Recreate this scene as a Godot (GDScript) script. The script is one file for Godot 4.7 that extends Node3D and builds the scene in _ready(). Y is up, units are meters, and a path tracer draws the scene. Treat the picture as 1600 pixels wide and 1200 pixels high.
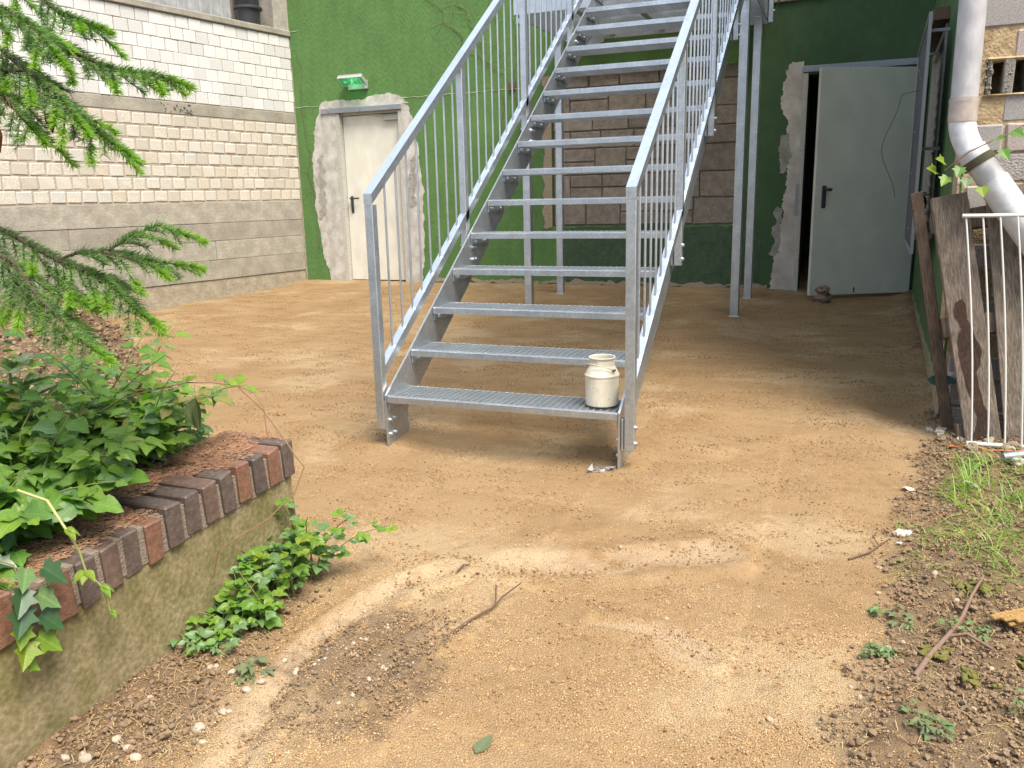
extends Node3D
# A courtyard with a galvanised steel stair, a green rendered house, a white brick wall and a planted bed.

const SLOPE := 0.037
const RISE := 0.1906
const GOING := 0.2702
const FIRST := 0.2736
const WALL_Z := -5.7

var counts := {}
var mats := {}
var texs := {}
var na := FastNoiseLite.new()
var nb := FastNoiseLite.new()
var nc := FastNoiseLite.new()
var nd := FastNoiseLite.new()

# ---------------------------------------------------------------- mesh builder
class MB:
	var v := PackedVector3Array()
	var n := PackedVector3Array()
	var c := PackedColorArray()
	var uv := PackedVector2Array()
	var tint := Color.WHITE
	var colored := false
	var mapped := false

	func put(p: Vector3, nn: Vector3, t := Vector2.ZERO) -> void:
		v.append(p)
		n.append(nn)
		if colored:
			c.append(tint)
		if mapped:
			uv.append(t)

	func tri(a: Vector3, b: Vector3, d: Vector3, out: Vector3) -> void:
		var g := (d - a).cross(b - a)
		if g.dot(out) < 0.0:
			var t := b
			b = d
			d = t
			g = -g
		g = g.normalized()
		put(a, g)
		put(b, g)
		put(d, g)

	func quad(a: Vector3, b: Vector3, d: Vector3, e: Vector3, out: Vector3) -> void:
		tri(a, b, d, out)
		tri(a, d, e, out)

	func smooth(a: Vector3, b: Vector3, d: Vector3, an: Vector3, bn: Vector3, dn: Vector3, ta := Vector2.ZERO, tb := Vector2.ZERO, td := Vector2.ZERO) -> void:
		if (d - a).cross(b - a).dot(an + bn + dn) < 0.0:
			put(a, an, ta)
			put(d, dn, td)
			put(b, bn, tb)
		else:
			put(a, an, ta)
			put(b, bn, tb)
			put(d, dn, td)

	func box(at: Vector3, size: Vector3, basis := Basis.IDENTITY) -> void:
		var h := size * 0.5
		for a in 3:
			var b := (a + 1) % 3
			var d := (a + 2) % 3
			for s in [-1.0, 1.0]:
				var o := Vector3.ZERO
				o[a] = h[a] * s
				var p := Vector3.ZERO
				p[b] = h[b]
				var q := Vector3.ZERO
				q[d] = h[d]
				quad(at + basis * (o - p - q), at + basis * (o + p - q), at + basis * (o + p + q), at + basis * (o - p + q), basis * o)

	# a box with chamfered edges; jit: eight corner displacements
	func cham(at: Vector3, size: Vector3, bev: float, basis := Basis.IDENTITY, jit := []) -> void:
		var h := size * 0.5
		var P := []
		for k in 8:
			var s := Vector3(1 if k & 1 else -1, 1 if k & 2 else -1, 1 if k & 4 else -1)
			var row := []
			for a in 3:
				var p := Vector3(s.x * (h.x - bev), s.y * (h.y - bev), s.z * (h.z - bev))
				p[a] = s[a] * h[a]
				if jit.size() == 8:
					p += jit[k]
				row.append(at + basis * p)
			P.append(row)
		for a in 3:
			var b := (a + 1) % 3
			var d := (a + 2) % 3
			for s in 2:
				var k0: int = s << a
				var k1: int = k0 | (1 << b)
				var k2: int = k1 | (1 << d)
				var k3: int = k0 | (1 << d)
				var o := Vector3.ZERO
				o[a] = 2.0 * s - 1.0
				quad(P[k0][a], P[k1][a], P[k2][a], P[k3][a], basis * o)
				for s2 in 2:
					var e0: int = (s << a) | (s2 << b)
					var e1: int = e0 | (1 << d)
					var oo := o
					oo[b] = 2.0 * s2 - 1.0
					quad(P[e0][a], P[e0][b], P[e1][b], P[e1][a], basis * oo)
		for k in 8:
			var s := Vector3(1 if k & 1 else -1, 1 if k & 2 else -1, 1 if k & 4 else -1)
			tri(P[k][0], P[k][1], P[k][2], basis * s)

	# a straight bar of rectangular section between two points
	func bar(a: Vector3, b: Vector3, w: float, h: float, up := Vector3.UP, bev := 0.002) -> void:
		var y := (b - a).normalized()
		var x := up.cross(y).normalized()
		var z := x.cross(y)
		cham((a + b) * 0.5, Vector3(w, (b - a).length(), h), bev, Basis(x, y, z))

	func tube(path: Array, radii, sides := 8, caps := true) -> void:
		var count := path.size()
		var rings := []
		var norms := []
		var t0: Vector3 = (path[1] - path[0]).normalized()
		var side: Vector3 = t0.cross(Vector3.UP if absf(t0.y) < 0.9 else Vector3.RIGHT).normalized()
		for i in count:
			var t: Vector3 = (path[mini(i + 1, count - 1)] - path[maxi(i - 1, 0)]).normalized()
			side = (side - t * side.dot(t)).normalized()
			var other := t.cross(side)
			var r: float = radii[i] if radii is Array else radii
			var ring := []
			var norm := []
			for k in sides:
				var d := side * cos(TAU * k / sides) + other * sin(TAU * k / sides)
				ring.append(path[i] + d * r)
				norm.append(d)
			rings.append(ring)
			norms.append(norm)
		for i in count - 1:
			for k in sides:
				var m := (k + 1) % sides
				smooth(rings[i][k], rings[i][m], rings[i + 1][m], norms[i][k], norms[i][m], norms[i + 1][m])
				smooth(rings[i][k], rings[i + 1][m], rings[i + 1][k], norms[i][k], norms[i + 1][m], norms[i + 1][k])
		if caps:
			for e in [0, count - 1]:
				var out: Vector3 = path[0] - path[1] if e == 0 else path[e] - path[e - 1]
				for k in sides - 2:
					tri(rings[e][0], rings[e][k + 1], rings[e][k + 2], out)

	# turned about y; profile of (radius, height)
	func lathe(profile: Array, segs := 32, at := Vector3.ZERO) -> void:
		for i in profile.size() - 1:
			var p: Vector2 = profile[i]
			var q: Vector2 = profile[i + 1]
			var d := (q - p).normalized()
			for k in segs:
				var a0 := TAU * k / segs
				var a1 := TAU * (k + 1) / segs
				var c0 := Vector3(cos(a0), 0, sin(a0))
				var c1 := Vector3(cos(a1), 0, sin(a1))
				var n0 := (c0 * d.y - Vector3.UP * d.x).normalized()
				var n1 := (c1 * d.y - Vector3.UP * d.x).normalized()
				var A := at + c0 * p.x + Vector3.UP * p.y
				var B := at + c1 * p.x + Vector3.UP * p.y
				var D := at + c1 * q.x + Vector3.UP * q.y
				var E := at + c0 * q.x + Vector3.UP * q.y
				if p.x > 0.0001:
					smooth(A, B, D, n0, n1, n1)
				if q.x > 0.0001:
					smooth(A, D, E, n0, n1, n0)

	# a flat outline (x, y) with thickness from z0 to z1, put in place by xf
	func prism(poly: PackedVector2Array, z0: float, z1: float, xf := Transform3D.IDENTITY) -> void:
		var ids := Geometry2D.triangulate_polygon(poly)
		for i in range(0, ids.size(), 3):
			for z in [z0, z1]:
				var p := []
				for k in 3:
					var q := poly[ids[i + k]]
					p.append(xf * Vector3(q.x, q.y, z))
				tri(p[0], p[1], p[2], xf.basis.z * (1.0 if z == z1 else -1.0) * signf(z1 - z0))
		var turn := 1.0 if Geometry2D.is_polygon_clockwise(poly) else -1.0
		for i in poly.size():
			var a := poly[i]
			var b := poly[(i + 1) % poly.size()]
			var o := Vector2(-(b - a).y, (b - a).x) * turn
			quad(xf * Vector3(a.x, a.y, z0), xf * Vector3(b.x, b.y, z0), xf * Vector3(b.x, b.y, z1), xf * Vector3(a.x, a.y, z1), xf.basis * Vector3(o.x, o.y, 0))

	func mesh() -> ArrayMesh:
		var arr := []
		arr.resize(Mesh.ARRAY_MAX)
		arr[Mesh.ARRAY_VERTEX] = v
		arr[Mesh.ARRAY_NORMAL] = n
		if colored:
			arr[Mesh.ARRAY_COLOR] = c
		if mapped:
			arr[Mesh.ARRAY_TEX_UV] = uv
		var m := ArrayMesh.new()
		m.add_surface_from_arrays(Mesh.PRIMITIVE_TRIANGLES, arr)
		return m

# ---------------------------------------------------------------- scene helpers
func rng(s: int) -> RandomNumberGenerator:
	var r := RandomNumberGenerator.new()
	r.seed = s
	return r

func numbered(called: String) -> String:
	var k: int = counts.get(called, 0)
	counts[called] = k + 1
	return called if k == 0 else "%s_%03d" % [called, k]

func tag(o: Node3D, label: String, category: String, group := "", kind := "") -> void:
	o.set_meta("label", label)
	o.set_meta("category", category)
	if group:
		o.set_meta("group", group)
	if kind:
		o.set_meta("kind", kind)

func thing(called: String, label: String, category: String, at := Vector3.ZERO, group := "") -> Node3D:
	var o := Node3D.new()
	o.name = numbered(called)
	add_child(o)
	o.position = at
	tag(o, label, category, group)
	return o

func part(called: String, m: Mesh, mat: Material, parent: Node3D, xf := Transform3D.IDENTITY) -> MeshInstance3D:
	var o := MeshInstance3D.new()
	o.name = called
	o.mesh = m
	o.material_override = mat
	o.transform = xf
	parent.add_child(o, true)
	return o

func single(called: String, m: Mesh, mat: Material, label: String, category: String, group := "", xf := Transform3D.IDENTITY) -> MeshInstance3D:
	var o := part(numbered(called), m, mat, self, xf)
	tag(o, label, category, group)
	return o

func structure(called: String, m: Mesh, mat: Material, label: String, category: String) -> MeshInstance3D:
	var o := part(numbered(called), m, mat, self)
	tag(o, label, category, "", "structure")
	return o

func scatter(called: String, m: Mesh, mat: Material, where: Array, parent: Node3D) -> MultiMeshInstance3D:
	var mm := MultiMesh.new()
	mm.transform_format = MultiMesh.TRANSFORM_3D
	mm.mesh = m
	mm.instance_count = where.size()
	for i in where.size():
		mm.set_instance_transform(i, where[i])
	var o := MultiMeshInstance3D.new()
	o.name = called
	o.multimesh = mm
	o.material_override = mat
	o.set_meta("kind", "stuff")
	parent.add_child(o, true)
	return o

# ---------------------------------------------------------------- textures and materials
func noise_tex(key: String, freq: float, type: int, lo: Color, hi: Color, octaves := 4, size := 512, mid := -1.0) -> NoiseTexture2D:
	if texs.has(key):
		return texs[key]
	var f := FastNoiseLite.new()
	f.noise_type = type
	f.frequency = freq
	f.fractal_octaves = octaves
	f.seed = hash(key) % 9973
	var g := Gradient.new()
	g.set_color(0, lo)
	g.set_color(1, hi)
	if mid > 0.0:
		g.set_offset(0, mid - 0.14)
		g.set_offset(1, mid + 0.14)
	var t := NoiseTexture2D.new()
	t.width = size
	t.height = size
	t.seamless = true
	t.noise = f
	t.color_ramp = g
	texs[key] = t
	return t

func normal_tex(key: String, freq: float, type: int, strength: float, octaves := 4, size := 512) -> NoiseTexture2D:
	if texs.has(key):
		return texs[key]
	var f := FastNoiseLite.new()
	f.noise_type = type
	f.frequency = freq
	f.fractal_octaves = octaves
	f.seed = hash(key) % 9973
	var t := NoiseTexture2D.new()
	t.width = size
	t.height = size
	t.seamless = true
	t.noise = f
	t.as_normal_map = true
	t.bump_strength = strength
	texs[key] = t
	return t

func lin(r: float, g: float, b: float) -> Color:
	return Color(r, g, b).linear_to_srgb()

func grey(x: float) -> Color:
	return Color(x, x, x)

# colour values are linear base colours
func mat(key: String, col: Color, rough: float, metal := 0.0, tex: Texture2D = null, scale := Vector3.ONE, nrm: Texture2D = null, nscale := 1.0, world := true, detail: Texture2D = null, dscale := 0.3) -> StandardMaterial3D:
	if mats.has(key):
		return mats[key]
	var m := StandardMaterial3D.new()
	m.resource_name = key
	m.albedo_color = col.linear_to_srgb()
	m.roughness = rough
	m.metallic = metal
	m.uv1_triplanar = true
	m.uv1_world_triplanar = world
	m.uv1_scale = scale
	if tex:
		m.albedo_texture = tex
	if nrm:
		m.normal_enabled = true
		m.normal_texture = nrm
		m.normal_scale = nscale
	if detail:
		m.detail_enabled = true
		m.detail_albedo = detail
		m.detail_blend_mode = BaseMaterial3D.BLEND_MODE_MUL
		m.detail_uv_layer = BaseMaterial3D.DETAIL_UV_2
		m.uv2_triplanar = true
		m.uv2_world_triplanar = world
		m.uv2_scale = Vector3.ONE * dscale
	mats[key] = m
	return m

func vmat(key: String, rough: float, tex: Texture2D = null, scale := 1.0, nrm: Texture2D = null, nscale := 1.0) -> StandardMaterial3D:
	var m := mat(key, Color.WHITE, rough, 0.0, tex, Vector3.ONE * scale, nrm, nscale)
	m.vertex_color_use_as_albedo = true
	return m

var leaf_tex: ImageTexture

func leaf_mat(key: String, col: Color, shine := 0.45) -> StandardMaterial3D:
	if mats.has(key):
		return mats[key]
	var m := StandardMaterial3D.new()
	m.resource_name = key
	m.albedo_color = col.linear_to_srgb()
	m.albedo_texture = leaf_tex
	m.roughness = shine
	m.backlight_enabled = true
	m.backlight = lin(minf(col.r * 2.6, 1), minf(col.g * 2.4, 1), col.b * 1.2)
	m.cull_mode = BaseMaterial3D.CULL_DISABLED
	mats[key] = m
	return m

func make_leaf_texture() -> void:
	var w := 64
	var h := 128
	var im := Image.create(w, h, false, Image.FORMAT_RGB8)
	var f := FastNoiseLite.new()
	f.frequency = 0.06
	f.seed = 4
	for y in h:
		for x in w:
			var u := absf((x + 0.5) / w * 2.0 - 1.0)
			var t := (y + 0.5) / h
			var k := 0.86 + 0.07 * f.get_noise_2d(x, y)
			var vein := fposmod((t - u * 0.33) * 8.0, 1.0)
			k += 0.1 * maxf(0.0, 1.0 - absf(vein - 0.5) * 9.0) * (1.0 - u)
			k += 0.14 * maxf(0.0, 1.0 - u * 14.0)
			k = minf(k, 1.0)
			im.set_pixel(x, y, Color(k, k, k * 0.97))
	leaf_tex = ImageTexture.create_from_image(im)

# ---------------------------------------------------------------- ground shape
const BED := [Vector2(0.12, 9.0), Vector2(0.12, 1.24), Vector2(-0.7, 0.62), Vector2(-2.5, -0.85), Vector2(-4.1, -2.2), Vector2(-7.0, -3.4)]
const SOIL_EDGE := [Vector2(2.62, -9.0), Vector2(2.6, -1.3), Vector2(2.46, -0.12), Vector2(2.33, 0.38), Vector2(2.24, 1.14), Vector2(2.1, 1.7), Vector2(2.0, 4.0)]
const RUTS := [
	[Vector2(0.88, 1.13), Vector2(0.79, 1.24), Vector2(0.73, 1.45), Vector2(0.71, 1.66), Vector2(0.73, 1.85), Vector2(0.78, 2.06), Vector2(0.84, 2.3)],
	[Vector2(1.06, 1.46), Vector2(0.99, 1.62), Vector2(0.96, 1.82)],
	[Vector2(1.48, 1.29), Vector2(1.65, 1.29), Vector2(1.82, 1.39)],
	[Vector2(1.1, 1.02), Vector2(1.38, 0.92), Vector2(1.74, 0.72)],
]
const RUT_WIDTH := [0.042, 0.04, 0.032, 0.075]
const RIDGES := [
	[Vector2(0.625, 1.67), Vector2(0.725, 1.3), Vector2(0.943, 0.93), Vector2(1.3, 0.6)],
	[Vector2(0.95, 2.15), Vector2(1.35, 1.75), Vector2(1.7, 1.62), Vector2(2.1, 1.75)],
	[Vector2(-0.9, -0.3), Vector2(-0.4, -0.7), Vector2(-0.2, -1.6)],
	[Vector2(1.6, -0.4), Vector2(2.2, -1.0), Vector2(2.3, -2.2)],
]

func seg_dist(p: Vector2, path: Array) -> float:
	var best := 99.0
	for i in path.size() - 1:
		best = minf(best, p.distance_to(Geometry2D.get_closest_point_to_segment(p, path[i], path[i + 1])))
	return best

# metres inside the planted bed, negative outside
func bed_depth(p: Vector2) -> float:
	if p.x > 0.5 or (p.x > 0.12 and p.y > 1.24):
		return -(p.x - 0.12)
	var d := seg_dist(p, BED)
	var inside := false
	if p.y >= 1.24:
		inside = p.x < 0.12
	else:
		for i in range(1, BED.size() - 1):
			var a: Vector2 = BED[i]
			var b: Vector2 = BED[i + 1]
			if p.x <= a.x and p.x > b.x:
				inside = p.y > lerpf(a.y, b.y, (p.x - a.x) / (b.x - a.x))
				break
	return d if inside else -d

func soil_edge_x(z: float) -> float:
	for i in SOIL_EDGE.size() - 1:
		if z <= SOIL_EDGE[i + 1].y:
			return lerpf(SOIL_EDGE[i].x, SOIL_EDGE[i + 1].x, clampf((z - SOIL_EDGE[i].y) / (SOIL_EDGE[i + 1].y - SOIL_EDGE[i].y), 0, 1))
	return SOIL_EDGE[-1].x

func soil_amount(x: float, z: float) -> float:
	var wob := 0.09 * nb.get_noise_2d(x * 3.0, z * 3.0) + 0.05 * nb.get_noise_2d(x * 11.0, z * 11.0)
	var r := smoothstep(-0.06, 0.14, x - soil_edge_x(z) + wob)
	var l := 0.0
	if x < 1.0 and z > 0.6:
		l = smoothstep(0.16, -0.05, x - 0.47 - 0.1 * smoothstep(1.3, 2.2, z) + wob) * smoothstep(1.15, 1.55, z + wob)
	return maxf(r, l)

func gh(x: float, z: float) -> float:
	var zz := clampf(z, -8.0, 3.4)
	var y := -SLOPE * zz
	if absf(x) > 8.0 or absf(z) > 9.0:
		return y
	y += 0.011 * na.get_noise_2d(x * 1.6, z * 1.6) + 0.006 * nb.get_noise_2d(x * 5.0, z * 5.0) + 0.0026 * nb.get_noise_2d(x * 19.0, z * 19.0) + 0.0022 * nb.get_noise_2d(x * 70.0, z * 70.0)
	var p := Vector2(x, z)
	var d := bed_depth(p)
	if d > -0.4:
		var open := 1.0 if z < 1.24 else 0.0
		var rise := smoothstep(-0.12, 0.5, d) if open > 0.5 else smoothstep(-0.1, 0.06, d)
		y += rise * (0.4 + 0.14 * smoothstep(0.6, 2.5, d) + 0.04 * nb.get_noise_2d(x * 4.0, z * 4.0))
		y += smoothstep(-0.1, 0.2, d) * (0.035 * nb.get_noise_2d(x * 13.0 + 7.0, z * 13.0) + 0.016 * nb.get_noise_2d(x * 37.0, z * 37.0))
	var s := soil_amount(x, z)
	if s > 0.0:
		y += s * (0.022 + 0.022 * nb.get_noise_2d(x * 9.0, z * 9.0 + 5.0) + 0.013 * nb.get_noise_2d(x * 31.0, z * 31.0))
		if x > 2.4:
			y += 0.03 * smoothstep(2.4, 3.2, x)
	if z > -3.0 and d < 0.3:
		for i in RUTS.size():
			var w: float = RUT_WIDTH[i]
			var e := seg_dist(p, RUTS[i])
			if e < w * 4.0:
				y += -0.012 * smoothstep(w, 0.0, e) + 0.016 * smoothstep(w * 2.6, w * 1.5, e) * smoothstep(w * 0.7, w * 1.5, e)
		for path in RIDGES:
			var e := seg_dist(p, path)
			if e < 0.12:
				y += 0.014 * smoothstep(0.12, 0.0, e) * (0.7 + 0.6 * nb.get_noise_2d(x * 6.0, z * 6.0))
	# scraped hollow below the first step, little heaps round its feet
	var q := Vector2((x - 0.62) / 0.75, (z + 0.06) / 0.3)
	y -= 0.028 * smoothstep(1.0, 0.3, q.length())
	for fx in [-0.01, 1.21]:
		y += 0.018 * smoothstep(0.16, 0.04, Vector2(x - fx, (z + 0.14) * 0.6).length())
	# sand raked up against the walls
	y += 0.03 * smoothstep(0.5, 0.0, z - WALL_Z) * smoothstep(1.7, 1.3, x)
	return y

func on(x: float, z: float, up := 0.0) -> Vector3:
	return Vector3(x, gh(x, z) + up, z)

const SAND := Color(0.45, 0.308, 0.17)
const SAND_DARK := Color(0.32, 0.2, 0.098)
const SAND_PALE := Color(0.55, 0.42, 0.26)
const DUST := Color(0.55, 0.42, 0.285)
const SOIL := Color(0.15, 0.097, 0.058)
const EARTH := Color(0.225, 0.16, 0.1)

func ground_color(x: float, z: float, d: float) -> Color:
	var a := na.get_noise_2d(x * 2.2 + 31.0, z * 2.2)
	var b := nb.get_noise_2d(x * 6.0, z * 9.0 + 11.0)
	var f := nc.get_noise_2d(x * 26.0, z * 26.0)
	var col := SAND.lerp(SAND_DARK, clampf(0.3 + 0.3 * a + 0.28 * b, 0, 0.75))
	col = col.lerp(SAND_PALE, smoothstep(0.12, 0.55, nb.get_noise_2d(x * 2.6 + 5.0, z * 3.2 + 90.0) + 0.3 * f + 0.1) * 0.65)
	col = col.lerp(SAND_DARK, smoothstep(0.25, 0.6, f + 0.5 * b) * 0.55)
	var p := Vector2(x, z)
	if z > 0.3 and z < 2.8 and x > 0.3 and x < 2.3:
		for i in RUTS.size():
			var w: float = RUT_WIDTH[i]
			var e := seg_dist(p, RUTS[i]) / w
			col = col.lerp(DUST, smoothstep(1.9, 0.2, e + 1.2 * b + 0.9 * f) * (0.8 if i == 0 else 0.6))
		var q := Vector2((x - 0.93) / 0.19, (z - 1.72) / 0.3).rotated(0.25)
		col = col.lerp(Color(0.17, 0.122, 0.08), smoothstep(1.35, 0.55, q.length() + 0.7 * b + 0.6 * f) * 0.75)
	var s := soil_amount(x, z)
	var soil := SOIL.lerp(EARTH, clampf(0.5 + 0.8 * nb.get_noise_2d(x * 12.0, z * 12.0), 0, 1))
	col = col.lerp(soil, clampf(s * (0.9 + 0.5 * f), 0, 1))
	if d > -0.15:
		col = col.lerp(soil, smoothstep(-0.08, 0.06, d + 0.08 * b))
	return col

func axis_steps(spans: Array) -> PackedFloat32Array:
	var out := PackedFloat32Array()
	for s in spans:
		var k := int(round((s[1] - s[0]) / s[2]))
		for i in k:
			out.append(lerpf(s[0], s[1], float(i) / k))
	out.append(spans[-1][1])
	return out

func build_ground() -> void:
	var xs := axis_steps([[-70.0, -8.0, 12.0], [-8.0, -0.3, 0.042], [-0.3, 3.1, 0.015], [3.1, 5.0, 0.08], [5.0, 70.0, 13.0]])
	var zs := axis_steps([[-70.0, -9.0, 12.0], [-9.0, -6.0, 0.3], [-6.0, -1.0, 0.032], [-1.0, 2.6, 0.015], [2.6, 5.0, 0.08], [5.0, 70.0, 13.0]])
	var nx := xs.size()
	var nz := zs.size()
	var v := PackedVector3Array()
	var n := PackedVector3Array()
	var c := PackedColorArray()
	v.resize(nx * nz)
	n.resize(nx * nz)
	c.resize(nx * nz)
	for j in nz:
		for i in nx:
			var x := xs[i]
			var z := zs[j]
			v[j * nx + i] = Vector3(x, gh(x, z), z)
			var near := absf(x) < 8.0 and absf(z) < 9.0
			c[j * nx + i] = ground_color(x, z, bed_depth(Vector2(x, z)) if near else -1.0) if near else SAND
	for j in nz:
		for i in nx:
			var a := v[j * nx + maxi(i - 1, 0)]
			var b := v[j * nx + mini(i + 1, nx - 1)]
			var e := v[maxi(j - 1, 0) * nx + i]
			var f := v[mini(j + 1, nz - 1) * nx + i]
			n[j * nx + i] = (f - e).cross(b - a).normalized()
	var idx := PackedInt32Array()
	idx.resize((nx - 1) * (nz - 1) * 6)
	var k := 0
	for j in nz - 1:
		for i in nx - 1:
			var o := j * nx + i
			idx[k] = o
			idx[k + 1] = o + 1
			idx[k + 2] = o + nx
			idx[k + 3] = o + 1
			idx[k + 4] = o + nx + 1
			idx[k + 5] = o + nx
			k += 6
	var arr := []
	arr.resize(Mesh.ARRAY_MAX)
	arr[Mesh.ARRAY_VERTEX] = v
	arr[Mesh.ARRAY_NORMAL] = n
	arr[Mesh.ARRAY_COLOR] = c
	arr[Mesh.ARRAY_INDEX] = idx
	var m := ArrayMesh.new()
	m.add_surface_from_arrays(Mesh.PRIMITIVE_TRIANGLES, arr)
	var g := vmat("sand", 0.95, noise_tex("grain", 0.16, FastNoiseLite.TYPE_CELLULAR, grey(1.0), grey(0.7), 2, 1024), 1.35, normal_tex("grain_n", 0.13, FastNoiseLite.TYPE_CELLULAR, 9.0, 3, 1024), 1.3)
	g.metallic_specular = 0.25
	structure("ground", m, g, "ochre sand and gravel floor of the courtyard", "ground")

func lump(r: RandomNumberGenerator, size: float, flat := 0.7) -> MB:
	# a small uneven stone: an octahedron cut once
	var m := MB.new()
	add_lump(m, r, Vector3.ZERO, size, flat)
	return m

func add_lump(m: MB, r: RandomNumberGenerator, at: Vector3, size: float, flat := 0.7, detail := 1, amp := 0.6) -> void:
	var base := [Vector3(1, 0, 0), Vector3(0, 0, 1), Vector3(-1, 0, 0), Vector3(0, 0, -1), Vector3(0, 1, 0), Vector3(0, -1, 0)]
	var tris := []
	for k in 4:
		tris.append([base[k], base[(k + 1) % 4], base[4]])
		tris.append([base[k], base[(k + 1) % 4], base[5]])
	for s in detail:
		var next := []
		for t in tris:
			var ab: Vector3 = (t[0] + t[1]).normalized()
			var bc: Vector3 = (t[1] + t[2]).normalized()
			var ca: Vector3 = (t[2] + t[0]).normalized()
			next.append_array([[t[0], ab, ca], [ab, t[1], bc], [ca, bc, t[2]], [ab, bc, ca]])
		tris = next
	var sd := r.randf() * 100.0
	var turn := Basis.from_euler(Vector3(r.randf() * 0.5, r.randf() * TAU, r.randf() * 0.5))
	var stretch := Vector3(1.0, flat, r.randf_range(0.65, 1.0)) * size
	for t in tris:
		var q := []
		for p in t:
			var k: float = 1.0 + amp * nd.get_noise_3d(p.x * 45.0 + sd, p.y * 45.0, p.z * 45.0)
			q.append(at + turn * (p * stretch * k))
		m.tri(q[0], q[1], q[2], turn * (t[0] + t[1] + t[2]))

func build_gravel() -> void:
	# loose grains of the sand bed, in little clusters
	var root := Node3D.new()
	root.name = "gravel"
	add_child(root)
	tag(root, "loose ochre gravel grains strewn over the sand floor", "gravel", "", "stuff")
	var r := rng(11)
	var tones := [[Color(0.47, 0.32, 0.17), Color(0.42, 0.27, 0.135), Color(0.52, 0.38, 0.225)], [Color(0.38, 0.235, 0.115), Color(0.45, 0.295, 0.15), Color(0.31, 0.185, 0.088)]]
	var gm := vmat("grains", 0.85)
	for variant in 4:
		var m := MB.new()
		m.colored = true
		for k in 9:
			var t: Array = tones[variant % 2]
			m.tint = t[r.randi() % 3] * r.randf_range(0.8, 1.1)
			var s := r.randf_range(0.0009, 0.0025)
			add_lump(m, r, Vector3(r.randf_range(-0.02, 0.02), s * 0.35, r.randf_range(-0.02, 0.02)), s, 0.75, 0)
		var mesh := m.mesh()
		var where := []
		for k in 7000:
			var z := 2.5 - 4.6 * pow(r.randf(), 1.5)
			var x := r.randf_range(-1.2, 2.75) if z < 1.0 else r.randf_range(0.36, 2.6)
			if variant % 2 == 0 and nb.get_noise_2d(x * 2.6 + 5.0, z * 3.2 + 90.0) < 0.25 - 0.28 * z + r.randf_range(-0.2, 0.2):
				continue
			if bed_depth(Vector2(x, z)) > -0.1 or soil_amount(x, z) > r.randf() * 1.3 or (Vector2((x - 0.93) / 0.19, (z - 1.72) / 0.3).length() < 1.0 and r.randf() < 0.5):
				continue
			where.append(Transform3D(Basis(Vector3.UP, r.randf() * TAU).scaled(Vector3.ONE * r.randf_range(0.8, 1.5)), on(x, z)))
		scatter("grains", mesh, gm, where, root)

func build_clods() -> void:
	var root := Node3D.new()
	root.name = "soil_crumbs"
	add_child(root)
	tag(root, "dark brown soil crumbs and clods along the bed and border", "soil", "", "stuff")
	var r := rng(12)
	var cm := vmat("crumbs", 0.97)
	for variant in 4:
		var m := MB.new()
		m.colored = true
		for k in 12:
			m.tint = SOIL.lerp(EARTH, r.randf()) * r.randf_range(0.75, 1.35)
			var s := 0.0022 + 0.0085 * pow(r.randf(), 2.2)
			add_lump(m, r, Vector3(r.randf_range(-0.04, 0.04), s * 0.3, r.randf_range(-0.04, 0.04)), s, 0.8, 1)
		var mesh := m.mesh()
		var where := []
		for k in 2710:
			var x := 0.0
			var z := 0.0
			var sz := r.randf_range(0.45, 1.05)
			if k >= 2600:
				var ea := r.randf() * TAU
				var er := sqrt(r.randf()) * 1.1
				x = 0.93 + 0.2 * er * cos(ea)
				z = 1.72 + 0.31 * er * sin(ea)
				sz = r.randf_range(0.25, 0.6)
			elif k < 1500:
				z = r.randf_range(-1.3, 2.5)
				x = r.randf_range(2.1, 3.1) if k < 900 else r.randf_range(0.34, 0.95)
				if soil_amount(x, z) < r.randf_range(0.05, 0.6) or (x < 1.0 and z < 1.2):
					continue
			else:
				x = r.randf_range(-5.0, 0.1)
				z = r.randf_range(-2.9, 3.2)
				var d := bed_depth(Vector2(x, z))
				if d < -0.06 + r.randf() * 0.1 or d > 1.6:
					continue
				sz = r.randf_range(0.9, 2.8)
			where.append(Transform3D(Basis.from_euler(Vector3(r.randf() * 0.4, r.randf() * TAU, 0)).scaled(Vector3.ONE * sz), on(x, z, 0.0)))
		scatter("crumbs", mesh, cm, where, root)

func build_sand_crumbs() -> void:
	var r := rng(13)
	var m := MB.new()
	m.colored = true
	for k in 10:
		m.tint = SAND_DARK * r.randf_range(0.55, 1.5)  # random tones around the darker sand colour
		var s := r.randf_range(0.0015, 0.0045)
		add_lump(m, r, Vector3(r.randf_range(-0.07, 0.07), s * 0.2, r.randf_range(-0.025, 0.025)), s, 0.6, 0)
	var where := []
	for k in 24000:
		var z := r.randf_range(-5.5, 2.4)
		var x := r.randf_range(-5.0, 2.7)
		if bed_depth(Vector2(x, z)) > -0.1 or nb.get_noise_2d(x * 5.0, z * 7.0) < r.randf_range(-0.35, 0.2):
			continue
		where.append(Transform3D(Basis(Vector3.UP, r.randf_range(-0.6, 0.6)).scaled(Vector3.ONE * r.randf_range(0.7, 1.7)), on(x, z)))
	var o := scatter("sand_crumbs", m.mesh(), vmat("crumb_grains", 0.95), where, self)
	tag(o, "darker crumbs of sand scattered over the courtyard floor", "sand", "", "stuff")

# ---------------------------------------------------------------- the white brick wall
const LW_AT := Vector3(-4.5, 0, -5.7)

func lw_basis() -> Basis:
	var t := Vector3(-0.175, 0, 0.985).normalized()   # along the wall, towards the bed
	return Basis(t, Vector3.UP, t.cross(Vector3.UP))     # z points into the wall

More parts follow.
